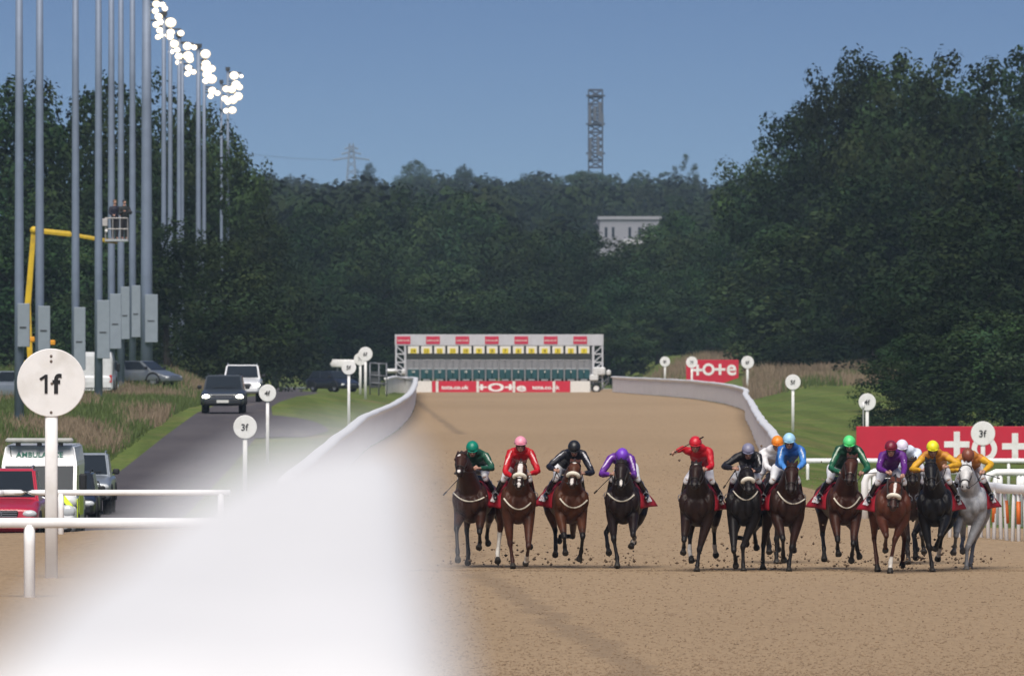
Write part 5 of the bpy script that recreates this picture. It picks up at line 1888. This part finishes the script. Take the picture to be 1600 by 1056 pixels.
    for sx, kn, an, to in lg:
        MB().tube([kn.lerp(an, .10), kn.lerp(an, .4), kn.lerp(an, .8), an + Vector((0, .01, -.02)), an + (to - an) * .15 + Vector((0, 0, -.03)), to + Vector((0, 0, -.005)), to + Vector((0, -.035, 0))],
                  [(.058, .062), (.054, .06), (.044, .048), (.043, .046), (.042, .05), (.038, .034), (.018, .02)], 12, sub=2).build('boot', BOOT, po, smooth=True)
        st = MB()
        st.tube([R(sx * .30, -.02, 1.60), an.lerp(to, .6) + Vector((0, 0, .08))], (.012, .006), 6)
        st.tube([an.lerp(to, .6) + Vector((math.cos(q * .5236) * .055, 0, math.sin(q * .5236) * .06 + .02)) for q in range(13)], .008, 6)
        st.build('stirrup', STEEL, Hn['o'])
    # skull cap with silk cover and peak
    cap = MB()
    nu, nv = 20, 9
    rx, ry, rz = .118, .142, .128
    for j in range(nv):
        th = -.16 + (math.pi / 2 + .16) * j / (nv - 1)
        for i in range(nu):
            ph = 2 * math.pi * i / nu
            wob = 1 + .012 * math.sin(ph * 3 + j)
            cap.v.append(tuple(hp(rx * math.cos(th) * math.cos(ph) * wob, .005 + ry * math.cos(th) * math.sin(ph) * wob, .022 + rz * math.sin(th))))
    for j in range(nv - 1):
        for i in range(nu):
            q = (i + 1) % nu
            cap.f.append((j * nu + i, j * nu + q, (j + 1) * nu + q, (j + 1) * nu + i))
    cap.f.append(tuple(range(nu - 1, -1, -1)))
    cap.mi = [0] * len(cap.f)
    capm = mat('silk_cap_' + J['capname'], J['cap_col'], .38, var=.08, scale=14, spec=.5)
    co = cap.build('cap', capm, po, smooth=True)
    MB().tube([hp(-.085, -.085, .005), hp(-.045, -.150, -.004), hp(0, -.168, -.006), hp(.045, -.150, -.004), hp(.085, -.085, .005)], (.010, .026), 8, sub=2, side=(0, 0, 1)).build('peak', mat('cap_peak_' + J['capname'], tuple(c * .8 for c in J['cap_col']), .4), co, smooth=True)
    gg = MB().tube([hp(-.082, -.03, -.012), hp(-.062, -.085, -.014), hp(-.025, -.103, -.016), hp(.025, -.103, -.016), hp(.062, -.085, -.014), hp(.082, -.03, -.012)], (.024, .012), 8, sub=2, side=(0, 0, 1))
    gg.build('goggles', GOG, po, smooth=True)
    MB().tube([hp(-.079, .01, .0), hp(-.068, -.03, -.09), hp(0, -.055, -.142), hp(.068, -.03, -.09), hp(.079, .01, .0)], .007, 6, sub=2).build('chin_strap', LEATHER, po, smooth=True)
    # reins from the bit to the hands
    for side_, sx in (('R', -1), ('L', 1)):
        sh, E, Hh = joints[side_]
        if J.get('free') == side_: continue
        b0 = at(.86, sx * .082, .0)
        MB().tube([b0, b0.lerp(Hh, .5) + Vector((sx * .02, 0, -.04)), Hh + Vector((0, -.02, 0))], (.010, .005), 6, sub=3).build('rein', LEATHER, Hn['o'], smooth=True)
    # stick in the hand
    if 'whip' in J:
        side_, (ax_, az_), (bx_, bz_), dy = J['whip']
        sh, E, Hh = joints[side_]
        a = Vector((*L(ax_, az_), 0)); b = Vector((*L(bx_, bz_), 0))
        hand = Hh + nrm(Hh - E) * .05
        a = Vector((a.x, hand.y - .0, a.y)); b = Vector((b.x, hand.y + dy, b.y))
        off = Hn['o'].location
        wo = empty('whip', off + hand, J['wlabel'], 'whip', 'riding whips')
        dvec = nrm(b - hand)
        MB().tube([-dvec * .07, dvec * .08], .0125, 8).build('handle', LEATHER, wo, smooth=True)
        MB().tube([dvec * .08, (b - hand) * .5 + Vector((0, 0, .004)), (b - hand) * .85], [.009, .008, .006], 8).build('shaft', BLACKP, wo, smooth=True)
        MB().box((b - hand) * .93, (.02, .012, .02)).tube([(b - hand) * .84, (b - hand)], (.016, .006), 6).build('flap', LEATHER, wo)
    return po

DARKBAY, BAY, BLACK_ = (.030, .013, .008), (.062, .021, .010), (.011, .010, .011)
FIELD = [
 dict(img='A', cx=195, gz=990, yaw=9, coat=(.038, .015, .009), poll=(140, 208), muz=(126, 352), turn=14, ears=.2, strap=((85, 480), (185, 536), (308, 500)), flare=(.4, 1.5),
      blaze=((.16, .26, .03, -.02), (.86, .97, .035, 0)), tail=.15,
      FR=('reach', ((104, 722), (112, 880), (114, 930))), FL=('tuck', ((262, 745), (264, 820), (258, 850))), HR=('swing', ((172, 745), (184, 900), (180, 960))), HL=('trail', ((318, 720), (310, 800), (318, 838))),
      label='dark bay racehorse farthest left with a white snip and head turned aside',
      rider=dict(cap=(212, 172), sh=(235, 245), px=.06, eR=(160, 300), hR=(160, 335), eL=(347, 312), hL=(250, 310), silk=(.012, .075, .045), cap_col=(.0, .20, .13), capname='emerald', down=.35, seam=(.5, .55, .5),
                 whip=('R', (100, 415), (12, 495), .2), wlabel='whip angled down at the left end of the field', label='jockey in dark green silks and an emerald cap at the left end of the field')),
 dict(img='A', cx=530, gz=998, yaw=-6, coat=BAY, poll=(545, 268), muz=(530, 440), fleece=1, ears=.6, strap=((428, 515), (520, 590), (612, 545)), flare=(1.3, 1.0), points=(.040, .014, .008),
      blaze=((.02, .80, .045, 0), (.84, 1.0, .03, 0)),
      FR=('stance', ((472, 830), (487, 940), (490, 978))), FL=('fold', ((597, 845), (586, 925), (578, 960)), 1.25), HR=('swing', ((400, 770), (385, 900), (386, 948)), 2.2), HL=('trail', ((610, 760), (600, 830), (608, 862))),
      label='bay racehorse with a white sheepskin noseband, broad blaze and white legs',
      rider=dict(cap=(543, 140), sh=(543, 225), eR=(437, 335), hR=(495, 372), eL=(660, 330), hL=(598, 352), silk=(.46, .008, .015), cap_col=(.78, .30, .40), capname='pink', down=.05, seam=(.7, .5, .5), yh=-.56,
                 label='jockey in red silks and a pink cap')),
 dict(img='A', cx=890, gz=995, yaw=-9, coat=(.075, .026, .012), poll=(915, 262), muz=(893, 432), fleece=1, ears=.7, strap=((812, 515), (900, 580), (1000, 528)), flare=(1.6, 1.0),
      blaze=((.08, .17, .035, 0), (.74, .98, .03, -.01)),
      FR=('tuck', ((842, 775), (846, 850), (850, 888))), FL=('fold', ((968, 775), (958, 880), (946, 930))), HR=('swing', ((782, 745), (785, 865), (782, 905))), HL=('trail', ((905, 790), (820, 790), (812, 820))),
      label='bright bay racehorse with a thick white sheepskin noseband in mid air',
      rider=dict(cap=(910, 168), sh=(905, 235), eR=(738, 300), hR=(785, 325), eL=(1032, 342), hL=(968, 345), silk=(.012, .012, .020), cap_col=(.014, .014, .016), capname='black', down=.45, seam=(.55, .55, .58),
                 whip=('R', (780, 330), (736, 490), .1), wlabel='whip hanging below the right hand of the black capped jockey', label='jockey in black silks and a black cap')),
 dict(img='A', cx=1240, gz=998, yaw=8, coat=(.020, .011, .010), poll=(1232, 262), muz=(1222, 440), ears=.9, strap=((1140, 480), (1230, 536), (1322, 490)), flare=(.9, 1.2), blaze=((.74, .98, .02, .015),),
      FR=('stance', ((1182, 800), (1205, 925), (1205, 976))), FL=('tuck', ((1312, 765), (1322, 800), (1302, 842)), 1), HR=('swing', ((1132, 760), (1142, 850), (1150, 892))), HL=('trail', ((1318, 760), (1332, 800), (1326, 830))),
      label='near black racehorse with a small white nose mark under the purple rider',
      rider=dict(cap=(1240, 222), sh=(1232, 262), eR=(1096, 352), hR=(1170, 350), eL=(1322, 370), hL=(1288, 345), silk=(.12, .025, .27), cap_col=(.17, .045, .50), capname='purple', down=.75, seam=(.6, .5, .7),
                 whip=('R', (1140, 370), (1046, 482), .1), wlabel='whip pointing down beside the purple jockey', label='jockey in purple silks with a purple cap bent low')),
 dict(img='B', cx=255, gz=1018, yaw=8, coat=(.026, .012, .008), poll=(248, 278), muz=(232, 435), ears=.3, flare=(.5, .6), blaze=((.08, .15, .03, 0),),
      FR=('tuck', ((165, 800), (166, 850), (162, 885))), FL=('stance', ((272, 870), (258, 975), (255, 1006))), HR=('swing', ((215, 790), (210, 880), (222, 945)), 1.35), HL=('trail', ((385, 750), (390, 865), (399, 920)), 1),
      label='dark brown racehorse without breast strap under the rider swinging the whip',
      rider=dict(cap=(245, 140), sh=(272, 215), eR=(160, 178), hR=(108, 200), eL=(355, 298), hL=(312, 318), yR=-.40, yhR=-.46, free='R', silk=(.46, .010, .020), cap_col=(.52, .012, .025), capname='red', down=.2,
                 whip=('R', (130, 195), (300, 95), -.25), wlabel='raised whip crossing in front of the red cap', label='jockey in red silks and red cap with one arm stretched out')),
 dict(img='B', cx=575, gz=1014, yaw=8, coat=(.013, .010, .010), poll=(590, 305), muz=(607, 468), fleece=1, ears=.5, strap=((505, 465), (590, 526), (672, 468)), flare=(1.5, .8), blaze=((.04, .10, .025, 0),),
      FR=('fold', ((506, 872), (520, 935), (522, 975))), FL=('stance', ((570, 850), (572, 975), (574, 1006))), HR=('swing', ((520, 790), (600, 800), (600, 830))), HL=('trail', ((662, 750), (672, 825), (680, 868))),
      label='black racehorse with a white sheepskin noseband',
      rider=dict(cap=(607, 188), sh=(610, 250), eR=(442, 298), hR=(515, 312), eL=(682, 320), hL=(640, 330), silk=(.012, .011, .014), cap_col=(.20, .20, .29), capname='lavender', down=.25, seam=(.4, .4, .4),
                 whip=('R', (515, 335), (436, 446), .1), wlabel='whip below the elbow of the grey capped jockey', label='jockey in black silks and a lavender grey cap')),
 dict(img='B', cx=775, gz=962, yaw=2, coat=(.024, .012, .009), poll=(818, 290), muz=(818, 420), ears=.3, flare=(1.4, .6),
      FR=('tuck', ((735, 760), (745, 830), (750, 880))), FL=('stance', ((800, 800), (800, 900), (800, 950))), HR=('swing', ((745, 740), (760, 850), (757, 885))), HL=('trail', ((820, 740), (825, 850), (830, 880))),
      label='dark racehorse mostly hidden behind the horse of the blue jockey',
      rider=dict(cap=(808, 135), sh=(775, 225), px=-.06, eR=(735, 300), hR=(795, 335), eL=(860, 310), silk=(.70, .70, .72), cap_col=(.78, .24, .02), capname='orange', down=.2,
                 whip=('R', (800, 342), (645, 360), -.1), wlabel='whip held level behind the black horse by the orange capped jockey', label='jockey in white silks and an orange cap half hidden behind the blue jockey')),
 dict(img='B', cx=880, gz=1016, yaw=-7, coat=(.032, .013, .009), poll=(903, 288), muz=(892, 470), ears=.1, strap=((808, 470), (900, 552), (1012, 505)), flare=(1.2, .5), blaze=((.06, .11, .02, 0),),
      FR=('fold', ((842, 790), (846, 900), (852, 935))), FL=('stance', ((905, 860), (886, 970), (885, 1004))), HR=('stance', ((722, 850), (716, 960), (716, 1000))), HL=('trail', ((936, 800), (940, 850), (938, 885))),
      label='dark bay racehorse with a wide pale breast strap and pricked ears',
      rider=dict(cap=(888, 118), sh=(905, 205), eR=(832, 275), hR=(868, 325), eL=(985, 275), hL=(938, 322), silk=(.03, .13, .42), sleeve=(.06, .22, .58), cap_col=(.36, .62, .80), capname='light_blue', down=.15, seam=(.6, .65, .7),
                 label='jockey in blue silks and a light blue cap')),
 dict(img='C', cx=265, gz=1008, yaw=-10, coat=(.048, .017, .010), poll=(300, 232), muz=(278, 408), ears=.3, strap=((180, 512), (270, 582), (362, 505)), flare=(1.4, .6), blaze=((.66, .71, .03, 0),),
      FR=('tuck', ((205, 800), (208, 860), (213, 895))), FL=('fold', ((312, 830), (306, 900), (302, 940))), HR=('swing', ((116, 770), (122, 865), (123, 935))), HL=('trail', ((352, 770), (364, 880), (380, 930))),
      label='bay racehorse with all four feet off the ground under the bright green cap',
      rider=dict(cap=(287, 135), sh=(285, 205), eR=(165, 312), hR=(235, 345), eL=(418, 312), hL=(372, 345), silk=(.010, .055, .030), sleeve=(.012, .10, .05), cap_col=(.10, .66, .20), capname='bright_green', down=.3, seam=(.4, .5, .4),
                 whip=('L', (395, 300), (535, 335), .15), wlabel='whip pointing sideways from the green jockey towards the maroon cap', label='jockey in dark green silks and a bright green cap')),
 dict(img='C', cx=590, gz=1030, yaw=-5, coat=(.085, .026, .014), poll=(600, 392), muz=(575, 585), fleece=1, ears=.8, flare=(1.5, 1.0), points=(.055, .018, .010), blaze=((.10, .52, .025, 0),),
      FR=('fold', ((537, 770), (534, 835), (536, 868))), FL=('stance', ((600, 800), (570, 955), (566, 1016)), 1.25), HR=('stance', ((474, 800), (488, 935), (494, 1012))), HL=('trail', ((688, 800), (680, 930), (678, 990))),
      label='chestnut racehorse with lowered head, white stripe and white noseband',
      rider=dict(cap=(575, 170), sh=(590, 245), eR=(495, 312), hR=(552, 340), eL=(668, 312), hL=(652, 362), yh=-.52, silk=(.10, .018, .18), cap_col=(.17, .010, .028), capname='maroon', down=.15, seam=(.6, .5, .65),
                 label='jockey in purple silks and a maroon cap with face showing')),
 dict(img='C', cx=725, gz=966, yaw=2, coat=(.028, .013, .010), poll=(708, 255), muz=(712, 410), ears=.1, flare=(1.2, .8),
      FR=('stance', ((690, 800), (690, 890), (690, 950))), FL=('tuck', ((780, 760), (795, 840), (800, 880))), HR=('swing', ((680, 760), (690, 850), (690, 880))), HL=('trail', ((760, 760), (770, 850), (775, 880))),
      label='dark racehorse hidden between the chestnut and the black horse',
      rider=dict(cap=(650, 162), sh=(700, 225), px=-.02, eR=(640, 300), eL=(752, 240), hL=(742, 335), silk=(.60, .66, .76), cap_col=(.72, .68, .80), capname='white', down=.2,
                 label='jockey in pale silks and a white cap half hidden by the maroon capped rider')),
 dict(img='C', cx=872, gz=1020, yaw=8, coat=(.010, .009, .010), poll=(838, 262), muz=(840, 440), ears=.0, flare=(.9, .9),
      FR=('stance', ((835, 855), (852, 970), (856, 1008))), FL=('fold', ((905, 770), (888, 830), (880, 858))), HR=('swing', ((745, 770), (748, 870), (752, 925))), HL=('trail', ((945, 790), (932, 890), (924, 945)), 1),
      label='black racehorse with pricked ears under the yellow capped rider',
      rider=dict(cap=(860, 170), sh=(880, 245), eR=(722, 318), hR=(790, 325), eL=(1042, 285), hL=(950, 300), silk=(.50, .21, .025), sleeve=(.60, .32, .02), cap_col=(.78, .72, .02), capname='yellow', down=.2,
                 label='jockey in amber silks and a bright yellow cap')),
 dict(img='C', cx=1112, gz=1006, yaw=6, coat=(.26, .27, .29), grey=True, points=(.17, .17, .18), poll=(1082, 285), muz=(1062, 450), turn=-12, ears=.1, flare=(.5, 1.3),
      FR=('tuck', ((1014, 770), (1012, 850), (1002, 885))), FL=('stance', ((1096, 860), (1090, 960), (1088, 1000))), HR=('swing', ((1085, 800), (1070, 850), (1075, 880))), HL=('stance', ((1160, 830), (1140, 950), (1130, 1000))),
      label='grey racehorse at the right end of the field',
      rider=dict(cap=(1103, 222), sh=(1125, 262), eR=(985, 325), hR=(1050, 320), eL=(1262, 285), hL=(1200, 338), silk=(.45, .17, .03), sleeve=(.62, .34, .02), cap_col=(.20, .060, .030), capname='rust', down=.8, tilt=-8,
                 whip=('L', (1190, 340), (1318, 380), .1), wlabel='whip sticking out to the right beside the grey horse', label='jockey in amber silks and a rust brown cap bent over the grey horse')),
]
for S_ in FIELD:
    rider(S_, horse(S_))

# sand thrown up by the hooves
fb = MB()
gq = random.Random(9)
oct_ = [(1, 0, 0), (-1, 0, 0), (0, 1, 0), (0, -1, 0), (0, 0, 1), (0, 0, -1)]
otri = [(0, 2, 4), (2, 1, 4), (1, 3, 4), (3, 0, 4), (2, 0, 5), (1, 2, 5), (3, 1, 5), (0, 3, 5)]
for S_ in FIELD:
    ox, oy = ORG[S_['img']]
    for i in range(60):
        d = CAMZ * F / (oy + S_['gz'] / ZS - HOR) + gq.uniform(-.8, 2.5)
        x = (ox + S_['cx'] / ZS - 800) * d / F + gq.gauss(0, .38)
        z = .02 + abs(gq.gauss(0, .17)) if i < 55 else gq.uniform(.2, 2.2)
        s_ = gq.choice((.006, .009, .012, .018, .026)) * gq.uniform(.7, 1.4)
        fb.add([(x + p[0] * s_ * gq.uniform(.6, 1.6), d + p[1] * s_, z + p[2] * s_ * gq.uniform(.6, 1.2)) for p in oct_], otri)
tag(fb.build('flying_clods', mat('flying_sand', (.17, .115, .072), .95, var=.3, scale=3)), 'clods of sand kicked up round the hooves', 'clods', kind='stuff')

# the two people in the work basket
def standing(loc, label, face, coat, trousers, hair, camera=False):
    b = MB()
    f = face
    for sx in (-1, 1):
        b.tube([(sx * .09, 0, .92), (sx * .10, -.02, .5), (sx * .10, .01, .08), (sx * .10, -.03, .04), (sx * .11, -.16, .035)], [.095, .065, .045, .045, .03], 10, sub=2)
        el = (sx * .26, -.10, 1.16); hd = (sx * .12, -.36, 1.28) if camera else (sx * .14, -.34, 1.08)
        b.tube([(sx * .12, 0, 1.42), (sx * .20, 0, 1.40), el, hd], [.06, .055, .042, .03], 10, sub=2)
        for q in range(4):
            b.tube([(hd[0] - .03 + .02 * q, hd[1], hd[2]), (hd[0] - .03 + .02 * q, hd[1] - .05, hd[2] - .01), (hd[0] - .03 + .02 * q, hd[1] - .06, hd[2] - .04)], [.012, .011, .008], 6)
        b.tube([(hd[0] - sx * .03, hd[1], hd[2] + .02), (hd[0] - sx * .06, hd[1] - .03, hd[2] + .03)], [.013, .010], 6)
    b.tube([(0, 0, .88), (0, .01, 1.1), (0, 0, 1.35), (0, 0, 1.45), (0, -.01, 1.56)], [(.15, .10), (.135, .09), (.18, .11), (.11, .08), (.055, .055)], 14, sub=2)
    b.ball((0, -.02, 1.66), (.075, .095, .115), 14, 10)
    b.tube([(0, -.10, 1.67), (0, -.135, 1.635)], [.012, .016], 8)
    me = grown(b, .016, 3, 'person')
    V = coords(me)
    C = np.tile(np.array((.42, .24, .18)), (len(V), 1))
    paint(me, C)
    o = obj('person', me, SKINM, None, loc, True, f)
    tag(o, label, 'person', 'people in the work basket')
    j = MB()
    j.tube([(0, .01, .84), (0, .01, 1.1), (0, 0, 1.35), (0, 0, 1.46), (0, 0, 1.52)], [(.18, .13), (.17, .12), (.205, .135), (.14, .105), (.07, .07)], 14, sub=2)
    for sx in (-1, 1):
        el = (sx * .26, -.10, 1.16); hd = (sx * .13, -.32, 1.26) if camera else (sx * .145, -.30, 1.10)
        j.tube([(sx * .12, 0, 1.42), (sx * .20, 0, 1.40), el, hd], [.085, .08, .06, .045], 10, sub=2)
    obj('jacket', grown(j, .018, 3, 'jacket'), coat, o, smooth=True)
    t = MB()
    for sx in (-1, 1):
        t.tube([(sx * .06, 0, .95), (sx * .09, 0, .86), (sx * .10, -.02, .5), (sx * .10, .01, .10)], [.11, .115, .085, .065], 10, sub=2)
    obj('trousers', grown(t, .018, 3, 'trousers'), trousers, o, smooth=True)
    MB().ball((0, .0, 1.70), (.086, .105, .095), 12, 8).build('hair', hair, o, smooth=True)
    o.scale = (1.1, 1.1, 1.1)
    return o
NAVY = mat('navy_jacket', (.012, .012, .028), .7, var=.1)
DRK2 = mat('charcoal_trousers', (.03, .03, .034), .8)
LB, BK_ = mat('light_brown_hair', (.16, .09, .05), .7), mat('dark_hood', (.02, .022, .022), .8)
standing(bfloor + Vector((-.10, .12, 0)), 'person in a navy jacket with light brown hair in the work basket', math.radians(18), NAVY, DRK2, LB)
standing(bfloor + Vector((.38, -.05, 0)), 'person in dark clothes holding a camera in the work basket', math.radians(22), BK_, DRK2, BK_, camera=True)
cm = empty('video_camera', bfloor + Vector((.56, -.50, 1.33)), 'dark video camera held up at the right edge of the work basket', 'camera', rz=math.radians(35))
MB().box((0, 0, 0), (.16, .34, .18), bev=.03).build('body', BK_, cm)
MB().tube([(0, -.17, 0), (0, -.34, 0)], .06, 12).build('lens', TRIM, cm, smooth=True)
# ================================================================== evening air
hb = MB().box((0, 1580, 24), (2600, 3240, 66))
hz_m = bpy.data.materials.new('thin_evening_haze')
hz_m.use_nodes = True
hn = hz_m.node_tree
hn.nodes.remove(hn.nodes['Principled BSDF'])
pv = hn.nodes.new('ShaderNodeVolumePrincipled')
pv.inputs['Color'].default_value = (.55, .75, .95, 1)
pv.inputs['Density'].default_value = .00008
pv.inputs['Anisotropy'].default_value = 0
hn.links.new(pv.outputs['Volume'], hn.nodes['Material Output'].inputs['Volume'])
tag(hb.build('haze', hz_m), kind='stuff')
